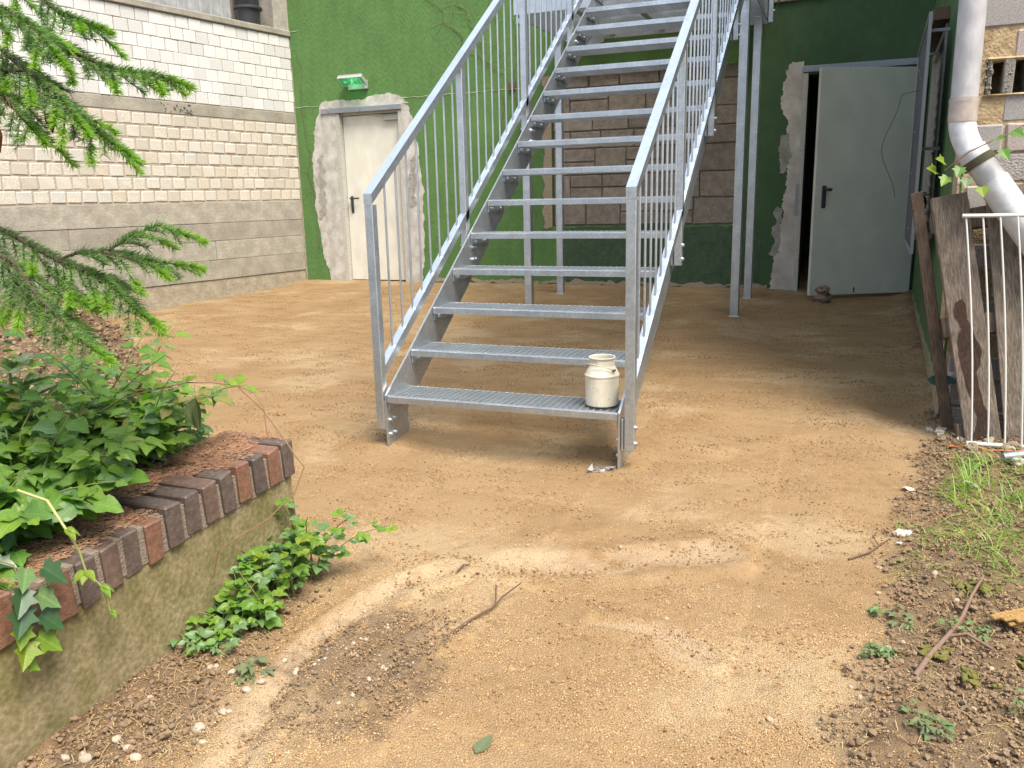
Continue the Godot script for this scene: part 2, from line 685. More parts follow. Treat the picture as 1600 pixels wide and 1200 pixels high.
func jitters(r: RandomNumberGenerator, a: float) -> Array:
	var out := []
	for k in 8:
		out.append(Vector3(r.randf_range(-a, a), r.randf_range(-a, a), r.randf_range(-a, a) * 0.5))
	return out

func build_white_wall() -> void:
	var r := rng(21)
	var o := thing("brick_wall", "long white brick wall on a board-marked concrete base", "wall", LW_AT)
	o.basis = lw_basis()
	var fine := noise_tex("fine", 0.03, FastNoiseLite.TYPE_SIMPLEX_SMOOTH, grey(0.8), grey(1.0), 5)
	var blot := noise_tex("blot", 0.012, FastNoiseLite.TYPE_SIMPLEX_SMOOTH, grey(0.8), grey(1.0), 5)
	var rough_n := normal_tex("rough_n", 0.06, FastNoiseLite.TYPE_SIMPLEX_SMOOTH, 3.0, 5)
	var mortar := mat("mortar", Color(0.46, 0.405, 0.33), 0.95, 0, fine, Vector3.ONE * 2.5, rough_n, 1.0)
	var mortar_dark := mat("mortar_grey", Color(0.37, 0.34, 0.30), 0.95, 0, fine, Vector3.ONE * 2.5, rough_n, 1.0)
	var conc := mat("concrete", Color(0.45, 0.415, 0.35), 0.9, 0, fine, Vector3(1.5, 3.0, 1.5), rough_n, 0.8, true, blot, 0.6)
	var conc_b := mat("concrete_pale", Color(0.50, 0.465, 0.395), 0.9, 0, fine, Vector3(1.2, 2.4, 1.2), rough_n, 0.8, true, blot, 0.8)
	var conc_c := mat("concrete_dusty", Color(0.46, 0.405, 0.305), 0.92, 0, fine, Vector3(1.0, 2.0, 1.0), rough_n, 1.0, true, blot, 1.2)
	var len := 7.5
	# mortar bed behind the bricks and the core of the wall
	var b := MB.new()
	b.box(Vector3(len / 2, 1.735, 0.1225), Vector3(len, 1.01, 0.245))
	part("mortar", b.mesh(), mortar, o)
	b = MB.new()
	b.box(Vector3(len / 2, 2.8, 0.1225), Vector3(len, 0.92, 0.247))
	part("mortar", b.mesh(), mortar_dark, o)
	# concrete base in five lifts
	var ys := [-0.3, 0.38, 0.605, 0.825, 1.03, 1.265]
	var cm := [conc_c, conc, conc_b, conc, conc_b]
	for i in 5:
		var joints := [0.0, 1.15 + 0.7 * r.randf(), 2.6 + 0.6 * r.randf(), 4.4, len] if i > 0 and i < 4 else [0.0, 3.6, len]
		for k in joints.size() - 1:
			b = MB.new()
			var off := r.randf_range(-0.006, 0.006)
			var g := 0.002
			b.cham(Vector3((joints[k] + joints[k + 1]) / 2, (ys[i] + ys[i + 1]) / 2, 0.125 + off), Vector3(joints[k + 1] - joints[k] - g, ys[i + 1] - ys[i] - g * 1.6, 0.25), 0.003, Basis.IDENTITY, jitters(r, 0.002))
			part("concrete_lift", b.mesh(), cm[i], o)
	# band between the two fields of brick
	b = MB.new()
	b.cham(Vector3(len / 2, 2.282, 0.122), Vector3(len, 0.128, 0.256), 0.006)
	part("concrete_band", b.mesh(), conc, o)
	b = MB.new()
	b.cham(Vector3(len / 2, 3.292, 0.12), Vector3(len, 0.07, 0.3), 0.008)
	part("coping", b.mesh(), conc, o)
	# bricks
	var white_n := normal_tex("brick_n", 0.05, FastNoiseLite.TYPE_SIMPLEX_SMOOTH, 2.0, 4)
	var whites := []
	var creams := []
	for k in 5:
		var e: float = [1.0, 0.92, 0.98, 0.86, 1.03][k]
		whites.append(mat("white_brick_%d" % k, Color(0.755, 0.75, 0.74) * e, 0.8, 0, fine, Vector3.ONE * (2.0 + k), white_n, 0.5))
		var w: float = [0.0, 0.02, -0.02, 0.01, -0.01][k]
		creams.append(mat("cream_brick_%d" % k, Color(0.63 + w, 0.585, 0.515 - w) * e, 0.88, 0, fine, Vector3.ONE * (2.0 + k), white_n, 1.0))
	var shapes := []
	for k in 6:
		b = MB.new()
		b.cham(Vector3.ZERO, Vector3(0.158, 0.122, 0.05), 0.004, Basis.IDENTITY, jitters(r, 0.0018))
		shapes.append(b.mesh())
	var old_shapes := []
	for k in 8:
		b = MB.new()
		b.cham(Vector3.ZERO, Vector3(0.155, 0.121, 0.05), r.randf_range(0.007, 0.013), Basis.IDENTITY, jitters(r, 0.0045))
		old_shapes.append(b.mesh())
	var far_white := MB.new()
	var far_cream := MB.new()
	for field in 2:
		var y0: float = 1.273 if field == 0 else 2.352
		var dy: float = 0.1345 if field == 0 else 0.1286
		for row in 7:
			var s := 0.01 + (0.0 if row % 2 == 0 else -0.085)
			while s < len - 0.1:
				var pitch := 0.165 + r.randf_range(-0.004, 0.004)
				var y := y0 + dy * (row + 0.5)
				var s0 := maxf(s, 0.0)
				if s0 < 3.48:
					var full := pitch
					var w := (s + pitch - s0) / full
					var yaw := r.randf_range(-0.006, 0.006)
					var xf := Transform3D(Basis.from_euler(Vector3(0, yaw, r.randf_range(-0.006, 0.006))).scaled_local(Vector3(w, 1, 1)), Vector3((s0 + s + pitch) / 2, y + r.randf_range(-0.0015, 0.0015), 0.018 + r.randf_range(-0.003, 0.003)))
					if field == 0:
						part("brick", old_shapes[r.randi() % 8], creams[r.randi() % 5], o, xf)
					else:
						part("brick", shapes[r.randi() % 6], whites[r.randi() % 5], o, xf)
				else:
					(far_cream if field == 0 else far_white).cham(Vector3(s + pitch / 2, y, 0.018), Vector3(0.156, 0.121, 0.05), 0.006)
				s += pitch
	part("bricks", far_cream.mesh(), creams[0], o).set_meta("kind", "stuff")
	part("bricks", far_white.mesh(), whites[0], o).set_meta("kind", "stuff")
	# upper storey, set back behind the coping
	var panel := mat("sheet_metal", Color(0.52, 0.53, 0.55), 0.55, 0.1, fine, Vector3(1.0, 0.4, 1.0), null, 1.0, true, blot, 0.5)
	for k in 46:
		b = MB.new()
		b.cham(Vector3(0.5 + 0.155 * k, 5.0, 0.55), Vector3(0.152, 3.4, 0.05), 0.008)
		part("cladding_panel", b.mesh(), panel, o)
	b = MB.new()
	b.box(Vector3(len / 2, 4.9, 0.75), Vector3(len, 3.6, 0.3))
	part("upper_wall", b.mesh(), mortar_dark, o)
	b = MB.new()
	b.cham(Vector3(0.33, 4.4, 0.34), Vector3(0.12, 2.15, 0.3), 0.004)
	part("window_post", b.mesh(), mat("black_steel", Color(0.02, 0.02, 0.023), 0.5), o)
	b = MB.new()
	b.cham(Vector3(0.10, 4.6, 0.20), Vector3(0.27, 2.8, 0.4), 0.01, Basis.IDENTITY, jitters(r, 0.006))
	b.cham(Vector3(-0.02, 3.08, 0.07), Vector3(0.05, 0.42, 0.14), 0.006, Basis.IDENTITY, jitters(r, 0.006))
	part("corner_pillar", b.mesh(), conc_b, o)
	# mortar filling the gap to the green house
	var fill := PackedVector2Array()
	for k in 24:
		fill.append(Vector2(0.006 + r.randf_range(0, 0.012), 0.1 + 2.8 * k / 23.0))
	for k in 24:
		fill.append(Vector2(-0.09, 2.9 - 2.8 * k / 23.0))
	b = MB.new()
	b.prism(fill, -0.012, 0.1)
	part("mortar_fillet", b.mesh(), conc_c, o)
	# honeycombed patch in the band
	for k in 26:
		b = MB.new()
		var s := r.randf_range(0.006, 0.016)
		add_lump(b, r, Vector3.ZERO, s, 0.8)
		part("exposed_stone", b.mesh(), mat("pit_stone", Color(0.13, 0.12, 0.1), 0.9), o, Transform3D(Basis.IDENTITY, Vector3(r.randf_range(1.55, 1.95), 2.28 + r.randf_range(-0.05, 0.055), -0.005)))
	# plant pot on the coping
	var pot := thing("plant_pot", "black plastic plant pot on the coping of the white brick wall", "pot", o.transform * Vector3(0.50, 3.328, 0.14))
	b = MB.new()
	b.lathe([Vector2(0.0, 0.0), Vector2(0.115, 0.0), Vector2(0.122, 0.012), Vector2(0.147, 0.2), Vector2(0.139, 0.2), Vector2(0.117, 0.025), Vector2(0.0, 0.025)], 36)
	var black := mat("black_plastic", Color(0.035, 0.038, 0.042), 0.42)
	part("body", b.mesh(), black, pot)
	b = MB.new()
	b.lathe([Vector2(0.147, 0.178), Vector2(0.168, 0.18), Vector2(0.17, 0.2), Vector2(0.164, 0.207), Vector2(0.14, 0.205)], 36)
	part("rim", b.mesh(), black, pot)

# ---------------------------------------------------------------- the green house at the back
const BASE_Y := 0.211

# an outline with a broken edge
func ragged(points: Array, r: RandomNumberGenerator, step: float, amp: float, closed_from := 0) -> PackedVector2Array:
	var out := PackedVector2Array()
	for attempt in 6:
		out = ragged_once(points, r, step, amp, closed_from)
		if Geometry2D.triangulate_polygon(out).size() > 0:
			break
		amp *= 0.6
	return out

func ragged_once(points: Array, r: RandomNumberGenerator, step: float, amp: float, closed_from := 0) -> PackedVector2Array:
	var out := PackedVector2Array()
	var f := FastNoiseLite.new()
	f.seed = r.randi() % 1000
	f.frequency = 5.0
	f.fractal_octaves = 4
	var run := 0.0
	for i in points.size():
		var a: Vector2 = points[i]
		var b: Vector2 = points[(i + 1) % points.size()]
		var k := maxi(1, int((b - a).length() / step))
		var nn := (b - a).normalized().orthogonal()
		var straight: bool = i < closed_from
		for j in k:
			var t := float(j) / k
			out.append(a.lerp(b, t) + (Vector2.ZERO if straight or j == 0 else nn * (amp * f.get_noise_1d(run + t * (b - a).length()) + r.randf_range(-0.12, 0.12) * amp)))
		run += (b - a).length()
	return out

func wall_xf() -> Transform3D:
	return Transform3D(Basis.IDENTITY, Vector3(0, BASE_Y, WALL_Z))

func build_green_house() -> void:
	var r := rng(31)
	var o := thing("green_house", "green rendered house wall with two steel doors behind the staircase", "house", Vector3(0, BASE_Y, WALL_Z))
	var fine: Texture2D = texs["fine"]
	var blot: Texture2D = texs["blot"]
	var rough_n: Texture2D = texs["rough_n"]
	var gblot := noise_tex("green_blot", 0.009, FastNoiseLite.TYPE_SIMPLEX_SMOOTH, Color(0.92, 0.91, 0.9), Color(1, 1, 0.98), 5)
	var green := mat("green_render", Color(0.10, 0.215, 0.058), 0.85, 0, noise_tex("streaks", 0.012, FastNoiseLite.TYPE_SIMPLEX_SMOOTH, Color(0.9, 0.91, 0.92), Color(1, 1, 1), 5), Vector3(1.3, 0.3, 1.3), normal_tex("render_n", 0.09, FastNoiseLite.TYPE_SIMPLEX_SMOOTH, 2.2, 4), 0.4, true, gblot, 0.45)
	var dull := mat("dull_green", Color(0.06, 0.115, 0.06), 0.8, 0, fine, Vector3(0.9, 0.5, 0.9), texs["render_n"], 0.5, true, gblot, 0.9)
	var pale := mat("bare_plaster", Color(0.56, 0.545, 0.51), 0.92, 0, noise_tex("plaster_patch", 0.014, FastNoiseLite.TYPE_SIMPLEX_SMOOTH, Color(0.78, 0.77, 0.75), Color(1, 1, 1), 5), Vector3(0.9, 0.7, 0.9), rough_n, 0.25)
	var brickbed := mat("tan_mortar", Color(0.29, 0.245, 0.19), 0.95, 0, fine, Vector3.ONE * 2.0, rough_n, 1.0)
	# masonry behind the render: boxes round the door and infill openings
	var X0 := -4.75
	var X1 := 4.2
	var H := 5.0
	var th := 0.36
	var w := MB.new()
	var cut := func(into: MB, xa: float, xb: float, ya: float, yb: float, z0: float, z1: float) -> void:
		into.box(Vector3((xa + xb) / 2, (ya + yb) / 2, (z0 + z1) / 2), Vector3(xb - xa, yb - ya, z1 - z0))
	cut.call(w, X0, -3.9, -0.4, H, -th, 0.0)
	cut.call(w, -3.9, -2.98, 2.11, H, -th, 0.0)
	cut.call(w, -2.98, -1.06, -0.4, H, -th, 0.0)
	cut.call(w, -1.06, 0.985, -0.4, 0.7, -th, 0.0)
	cut.call(w, -1.06, 0.985, 2.33, H, -th, 0.0)
	part("rendered_wall", w.mesh(), green, o)
	# beyond the infill a deeper green, with shade of that corner put into it
	var bottle := mat("bottle_green_shaded", Color(0.05, 0.115, 0.048), 0.82, 0, gblot, Vector3(2.1, 1.4, 2.1), texs["render_n"], 0.4, true, gblot, 0.45)
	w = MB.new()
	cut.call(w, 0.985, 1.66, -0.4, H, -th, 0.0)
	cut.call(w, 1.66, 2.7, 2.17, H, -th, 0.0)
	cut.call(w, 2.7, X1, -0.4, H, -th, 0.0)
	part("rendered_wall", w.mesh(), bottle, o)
	# the rest of the house: sides, back, roof, threshold
	w = MB.new()
	w.box(Vector3(X0 + 0.15, 2.9, -2.4), Vector3(0.3, 6.6, 4.0))
	w.box(Vector3(X1 - 0.15, 2.9, -2.4), Vector3(0.3, 6.6, 4.0))
	w.box(Vector3((X0 + X1) / 2, 2.9, -4.55), Vector3(X1 - X0, 6.6, 0.3))
	part("outer_wall", w.mesh(), brickbed, o)
	w = MB.new()
	w.box(Vector3((X0 + X1) / 2, H + 0.11, -2.3), Vector3(X1 - X0 + 0.1, 0.2, 4.9))
	part("roof", w.mesh(), mat("roof_felt", Color(0.09, 0.09, 0.09), 0.9), o)
	for tx in [-3.43, 2.18]:
		w = MB.new()
		w.box(Vector3(tx, -0.06, -0.2), Vector3(1.0, 0.1, 0.32))
		part("threshold", w.mesh(), mat("concrete", Color.WHITE, 1), o)
	# tan block infill
	w = MB.new()
	w.box(Vector3(-0.04, 1.515, -0.2), Vector3(2.046, 1.632, 0.3))
	part("infill_mortar", w.mesh(), brickbed, o)
	var tans := []
	for k in 5:
		var e: float = [1.0, 0.88, 1.1, 0.95, 0.8][k]
		tans.append(mat("tan_block_%d" % k, Color(0.41, 0.35, 0.29) * e, 0.95, 0, fine, Vector3.ONE * (1.5 + 0.6 * k), rough_n, 1.3, true, blot, 1.5))
	var rows := [0.285, 0.27, 0.285, 0.19, 0.19, 0.27, 0.14]
	var y := 0.71
	for i in rows.size():
		var x := -1.05
		while x < 0.97:
			var lw := r.randf_range(0.34, 0.5)
			if x < -0.9 and i % 2 == 1:
				lw = 0.2
			lw = minf(lw, 0.98 - x)
			if 0.98 - (x + lw) < 0.12:
				lw = 0.98 - x
			var sub: int = 2 if rows[i] > 0.26 and x < 0.2 and r.randf() < 0.3 else 1
			for q in sub:
				var hh: float = rows[i] / sub
				var b := MB.new()
				b.cham(Vector3.ZERO, Vector3(lw - 0.012, hh - 0.012, 0.08), 0.006, Basis.IDENTITY, jitters(r, 0.004))
				part("block", b.mesh(), tans[r.randi() % 5], o, Transform3D(Basis.IDENTITY, Vector3(x + lw / 2, y + hh * (q + 0.5), -0.066 + r.randf_range(-0.006, 0.006))))
			x += lw
		y += rows[i]
	# broken plaster edge round the infill, dull painted field below it
	w = MB.new()
	w.prism(ragged([Vector2(-1.06, 0.69), Vector2(-1.06, 2.33), Vector2(-1.16, 2.33), Vector2(-1.17, 0.69)], r, 0.02, 0.05, 1), 0.001, 0.007)
	part("broken_edge", w.mesh(), mat("tan_plaster", Color(0.4, 0.32, 0.23), 0.95, 0, fine, Vector3.ONE * 2, rough_n, 1.2), o)
	w = MB.new()
	w.prism(ragged([Vector2(-1.0, 0.015), Vector2(1.28, 0.015), Vector2(1.26, 0.69), Vector2(-1.0, 0.69)], r, 0.05, 0.03), 0.0, 0.004)
	part("paint_field", w.mesh(), dull, o)
	# bare plaster round the doors
	for piece in [
		[Vector2(-3.9, -0.05), Vector2(-3.9, 2.165), Vector2(-4.13, 2.165), Vector2(-4.22, 1.95), Vector2(-4.29, 1.48), Vector2(-4.28, 0.92), Vector2(-4.21, 0.35), Vector2(-4.09, -0.05)],
		[Vector2(-4.13, 2.167), Vector2(-2.86, 2.167), Vector2(-2.96, 2.24), Vector2(-3.12, 2.3), Vector2(-3.35, 2.285), Vector2(-3.6, 2.24), Vector2(-3.9, 2.265), Vector2(-4.08, 2.25)],
		[Vector2(-2.98, 2.165), Vector2(-2.98, -0.05), Vector2(-2.78, -0.05), Vector2(-2.73, 0.45), Vector2(-2.72, 1.1), Vector2(-2.76, 1.7), Vector2(-2.86, 2.165)],
	]:
		w = MB.new()
		w.prism(ragged(piece, r, 0.018, 0.035, 1), 0.0, 0.003)
		part("bare_plaster", w.mesh(), pale, o)
	w = MB.new()
	var rp := [Vector2(1.61, -0.02), Vector2(1.61, 2.3), Vector2(1.5, 2.3), Vector2(1.43, 2.23), Vector2(1.41, 1.98), Vector2(1.47, 1.66), Vector2(1.5, 1.25), Vector2(1.47, 0.9), Vector2(1.43, 0.5), Vector2(1.36, 0.02)]
	w.prism(ragged(rp, r, 0.012, 0.05, 1), 0.0, 0.003)
	part("bare_plaster", w.mesh(), mat("bare_plaster_clean", Color(0.62, 0.585, 0.54), 0.92, 0, texs["plaster_patch"], Vector3(0.5, 0.5, 0.5), rough_n, 0.25), o)
	# second coat of smeared plaster
	for s in [[1.46, 1.42, 0.08, 0.4], [1.43, 0.62, 0.09, 0.5], [-4.17, 1.2, 0.11, 0.8], [-2.86, 1.25, 0.1, 0.6]]:
		w = MB.new()
		w.prism(ragged([Vector2(s[0] - s[2] * 0.5, s[1] - s[3] * 0.5), Vector2(s[0] + s[2] * 0.5, s[1] - s[3] * 0.45), Vector2(s[0] + s[2] * 0.45, s[1] + s[3] * 0.5), Vector2(s[0] - s[2] * 0.4, s[1] + s[3] * 0.45)], r, 0.02, 0.06), 0.0, 0.0055)
		part("plaster_smear", w.mesh(), mat("grey_plaster", Color(0.37, 0.36, 0.33), 0.92, 0, texs["plaster_patch"], Vector3(1.3, 1.0, 1.3), rough_n, 0.8), o)
	# render joint running across the wall: a thin ridge of spilt mortar
	for seg in [[-4.7, -4.05, 2.2], [-3.0, -1.35, 2.23], [-4.7, -4.35, 3.1]]:
		var ridge := []
		var rad := []
		var k := int((seg[1] - seg[0]) / 0.05)
		for i in k + 1:
			ridge.append(Vector3(lerpf(seg[0], seg[1], float(i) / k), seg[2] + r.randf_range(-0.008, 0.008) + 0.01 * i / k, 0.002))
			rad.append(r.randf_range(0.0015, 0.0045))
		w = MB.new()
		w.tube(ridge, rad, 5)
		part("mortar_ridge", w.mesh(), pale, o)
	# torn plaster lip and the course of small bricks at the foot
	w = MB.new()
	w.prism(ragged([Vector2(1.35, 0.03), Vector2(-2.72, 0.03), Vector2(-2.72, 0.075), Vector2(1.35, 0.07)], r, 0.04, 0.05), 0.002, 0.012)
	part("plaster_lip", w.mesh(), mat("tan_plaster", Color.WHITE, 1), o)
	var bx := -2.72
	while bx < 1.5:
		var bl := r.randf_range(0.2, 0.26)
		var b := MB.new()
		b.cham(Vector3.ZERO, Vector3(bl - 0.012, 0.075, 0.06), 0.008, Basis.IDENTITY, jitters(r, 0.006))
		part("foot_brick", b.mesh(), tans[[0, 2, 3, 2, 0][r.randi() % 5]], o, Transform3D(Basis.IDENTITY, Vector3(bx + bl / 2, -0.012, 0.002 + r.randf_range(0, 0.008))))
		bx += bl
	# steel lintels with bolt heads
	var zinc_dull := mat("dull_zinc", Color(0.36, 0.39, 0.43), 0.55, 0.6, fine, Vector3.ONE * 3.0)
	for L in [[-4.1, -2.96, 2.135], [1.6, 2.73, 2.22]]:
		w = MB.new()
		w.cham(Vector3((L[0] + L[1]) / 2, L[2], -0.02), Vector3(L[1] - L[0], 0.062, 0.085), 0.004)
		var lintel := part("lintel", w.mesh(), zinc_dull, o)
		for k in 3:
			w = MB.new()
			w.tube([Vector3(0, 0, 0), Vector3(0, 0, 0.01)], 0.009, 6)
			part("bolt", w.mesh(), zinc_dull, lintel, Transform3D(Basis.IDENTITY, Vector3(lerpf(L[0] + 0.12, L[1] - 0.12, k / 2.0), L[2], 0.0225)))
	build_doors(o, r)
	# a small junction box and drilled stubs
	w = MB.new()
	w.cham(Vector3(-1.52, 2.27, 0.012), Vector3(0.07, 0.1, 0.03), 0.004)
	part("junction_box", w.mesh(), mat("brown_plastic", Color(0.12, 0.07, 0.05), 0.6), o)
	# bare brick showing above the render
	for k in 8:
		w = MB.new()
		w.cham(Vector3.ZERO, Vector3(0.228, 0.07, 0.05), 0.007, Basis.IDENTITY, jitters(r, 0.004))
		part("brick", w.mesh(), tans[k % 5], o, Transform3D(Basis.IDENTITY, Vector3(1.22 + 0.24 * k, 2.9, 0.0)))

func handle_mesh() -> ArrayMesh:
	var m := MB.new()
	m.cham(Vector3(0, -0.045, 0.006), Vector3(0.04, 0.21, 0.012), 0.005)
	m.tube([Vector3(0, 0.03, 0.01), Vector3(0, 0.03, 0.055)], 0.011, 10)
	m.tube([Vector3(0, 0.03, 0.055), Vector3(0.03, 0.03, 0.06), Vector3(0.13, 0.03, 0.058)], 0.0105, 10)
	m.tube([Vector3(0, -0.095, 0.01), Vector3(0, -0.095, 0.016)], 0.009, 10)
	return m.mesh()

func knob_mesh() -> ArrayMesh:
	var m := MB.new()
	m.cham(Vector3(0, -0.045, 0.006), Vector3(0.045, 0.21, 0.014), 0.006)
	m.tube([Vector3(0.005, 0.03, 0.01), Vector3(0.005, 0.03, 0.05)], 0.012, 10)
	m.tube([Vector3(0.005, 0.03, 0.045), Vector3(0.012, 0.025, 0.06), Vector3(0.05, 0.02, 0.062)], [0.014, 0.016, 0.013], 10)
	m.tube([Vector3(0, -0.095, 0.01), Vector3(0, -0.095, 0.018)], 0.01, 10)
	return m.mesh()

func build_doors(o: Node3D, r: RandomNumberGenerator) -> void:
	var cream := mat("door_paint", Color(0.69, 0.68, 0.62), 0.45, 0, texs["green_blot"], Vector3(0.8, 0.5, 0.8))
	var grey_paint := mat("door_paint_grey", Color(0.60, 0.64, 0.58), 0.45, 0, texs["green_blot"], Vector3(0.8, 0.5, 0.8))
	var frame_m := mat("door_frame", Color(0.52, 0.51, 0.46), 0.55, 0.0, texs["fine"], Vector3.ONE * 2.0)
	var black := mat("black_plastic", Color.WHITE, 1)
	# closed door
	var d := Node3D.new()
	d.name = "door"
	o.add_child(d, true)
	d.set_meta("label", "closed cream steel door with black handle")
	var m := MB.new()
	m.cham(Vector3(-3.435, 1.055, -0.1), Vector3(0.82, 2.03, 0.05), 0.004)
	part("leaf_panel", m.mesh(), cream, d)
	m = MB.new()
	m.cham(Vector3(-3.874, 1.05, -0.066), Vector3(0.053, 2.1, 0.136), 0.003)
	m.cham(Vector3(-3.0, 1.05, -0.066), Vector3(0.041, 2.1, 0.136), 0.003)
	m.cham(Vector3(-3.437, 2.092, -0.09), Vector3(0.824, 0.03, 0.1), 0.003)
	part("frame", m.mesh(), frame_m, d)
	part("handle", handle_mesh(), black, d, Transform3D(Basis.IDENTITY, Vector3(-3.775, 1.04, -0.075)))
	m = MB.new()
	m.cham(Vector3(-3.14, 2.02, -0.05), Vector3(0.22, 0.06, 0.05), 0.005)
	m.bar(Vector3(-3.2, 2.055, -0.04), Vector3(-3.45, 2.07, -0.05), 0.012, 0.012)
	part("closer", m.mesh(), mat("closer_grey", Color(0.34, 0.33, 0.3), 0.5, 0.3), d)
	# door standing ajar, hinged beside the corner
	var e := Node3D.new()
	e.name = "door"
	o.add_child(e, true)
	e.set_meta("label", "grey steel door standing ajar")
	m = MB.new()
	m.cham(Vector3(1.635, 1.06, -0.03), Vector3(0.05, 2.24, 0.1), 0.003)
	m.cham(Vector3(2.715, 1.06, -0.06), Vector3(0.03, 2.2, 0.1), 0.003)
	part("frame", m.mesh(), frame_m, e)
	m = MB.new()
	m.cham(Vector3(1.606, 0.95, 0.026), Vector3(0.03, 0.32, 0.004), 0.001)
	part("strike_plate", m.mesh(), mat("dull_zinc", Color.WHITE, 1), e)
	var a := Vector3(2.712, 0, 0.06)
	var tip := Vector3(1.79, 0, 0.555)
	var dir := (tip - a).normalized()
	var bas := Basis(-dir, Vector3.UP, (-dir).cross(Vector3.UP))
	var xf := Transform3D(bas, a)
	var ln := (tip - a).length()
	m = MB.new()
	m.cham(Vector3(-ln / 2, 1.09, 0), Vector3(ln, 2.13, 0.045), 0.003)
	var leaf := part("leaf_panel", m.mesh(), grey_paint, e, xf)
	part("handle", knob_mesh(), black, leaf, Transform3D(Basis(Vector3(1, 0, 0), Vector3(0, 1, 0), Vector3(0, 0, 1)), Vector3(-ln + 0.09, 1.02, 0.023)))
	for hy in [0.25, 1.9]:
		m = MB.new()
		m.tube([Vector3(0.01, hy, 0.02), Vector3(0.01, hy + 0.16, 0.02)], 0.011, 10)
		part("hinge", m.mesh(), mat("black_steel", Color.WHITE, 1), leaf)
	m = MB.new()
	m.cham(Vector3(-ln + 0.46, 0.07, 0.026), Vector3(0.012, 0.05, 0.008), 0.002)
	part("door_catch", m.mesh(), black, leaf)
	# room behind the doors is closed by floor slab and the house's own walls
	m = MB.new()
	m.box(Vector3(-0.2, 2.75, -2.4), Vector3(8.7, 0.2, 4.0))
	part("ceiling", m.mesh(), mat("tan_mortar", Color.WHITE, 1), o)

func build_exit_light() -> void:
	var at := Vector3(-3.56, BASE_Y + 2.44, WALL_Z)
	var o := thing("exit_light", "grey emergency exit light glowing green above the cream door", "light", at)
	o.scale = Vector3(0.86, 0.86, 0.86)
	var housing := mat("lamp_housing", Color(0.44, 0.46, 0.46), 0.45, 0, texs["fine"], Vector3.ONE * 2)
	var m := MB.new()
	m.cham(Vector3(0.03, -0.03, 0.03), Vector3(0.3, 0.12, 0.06), 0.006)
	part("back_box", m.mesh(), housing, o)
	# wedge: deep at the top, open face looking down and out
	m = MB.new()
	var tilt := Basis.from_euler(Vector3(-0.55, 0, 0))
	var c := Vector3(-0.01, 0.02, 0.105)
	m.cham(c + tilt * Vector3(0, 0.028, 0), Vector3(0.39, 0.014, 0.19), 0.004, tilt)
	m.cham(c + tilt * Vector3(-0.188, 0.0, 0), Vector3(0.014, 0.042, 0.19), 0.003, tilt)
	m.cham(c + tilt * Vector3(0.188, 0.0, 0), Vector3(0.014, 0.042, 0.19), 0.003, tilt)
	m.cham(c + tilt * Vector3(0, 0.0, 0.0885), Vector3(0.362, 0.042, 0.013), 0.003, tilt)
	m.cham(c + tilt * Vector3(0, 0.0, -0.0885), Vector3(0.362, 0.042, 0.013), 0.003, tilt)
	part("cover", m.mesh(), housing, o)
	var glow := StandardMaterial3D.new()
	glow.albedo_color = lin(0.03, 0.16, 0.07)
	glow.emission_enabled = true
	glow.emission = lin(0.02, 0.75, 0.22)
	glow.emission_energy_multiplier = 0.05
	glow.roughness = 0.3
	m = MB.new()
	m.cham(c + tilt * Vector3(0, -0.006, 0), Vector3(0.36, 0.01, 0.162), 0.002, tilt)
	var pane := part("light_panel", m.mesh(), glow, o)
	var white := StandardMaterial3D.new()
	white.albedo_color = lin(0.3, 0.42, 0.34)
	white.emission_enabled = true
	white.emission = lin(0.7, 0.95, 0.8)
	white.emission_energy_multiplier = 0.06
	# pictogram: running figure, arrow and door
	m = MB.new()
	var k := tilt * Vector3(0, -0.0125, 0) + c
	var fig := func(x0: float, z0: float, x1: float, z1: float, w: float) -> void:
		m.bar(k + tilt * Vector3(x0, 0, z0), k + tilt * Vector3(x1, 0, z1), w, 0.002, tilt.y, 0.0005)
	fig.call(-0.02, -0.02, 0.01, 0.02, 0.016)
	fig.call(-0.02, -0.02, -0.05, -0.05, 0.01)
	fig.call(-0.02, -0.02, 0.015, -0.055, 0.01)
	fig.call(0.008, 0.018, -0.03, 0.03, 0.008)
	fig.call(0.008, 0.018, 0.04, 0.0, 0.008)
	fig.call(0.012, 0.035, 0.024, 0.05, 0.018)
	fig.call(-0.13, 0.0, -0.08, 0.0, 0.012)
	fig.call(-0.14, 0.0, -0.115, 0.025, 0.01)
	fig.call(-0.14, 0.0, -0.115, -0.025, 0.01)
	fig.call(0.075, -0.06, 0.075, 0.05, 0.008)
	fig.call(0.075, 0.05, 0.13, 0.05, 0.008)
	fig.call(0.13, 0.05, 0.13, -0.06, 0.008)
	part("pictogram", m.mesh(), white, pane)
	var lamp := OmniLight3D.new()
	lamp.name = "green_glow"
	lamp.light_color = Color(0.3, 1.0, 0.55)
	lamp.light_energy = 0.004
	lamp.light_size = 0.08
	lamp.omni_range = 6.0
	lamp.omni_attenuation = 2.0
	lamp.shadow_enabled = true
	lamp.position = c + tilt * Vector3(0, -0.09, 0.02)
	o.add_child(lamp)

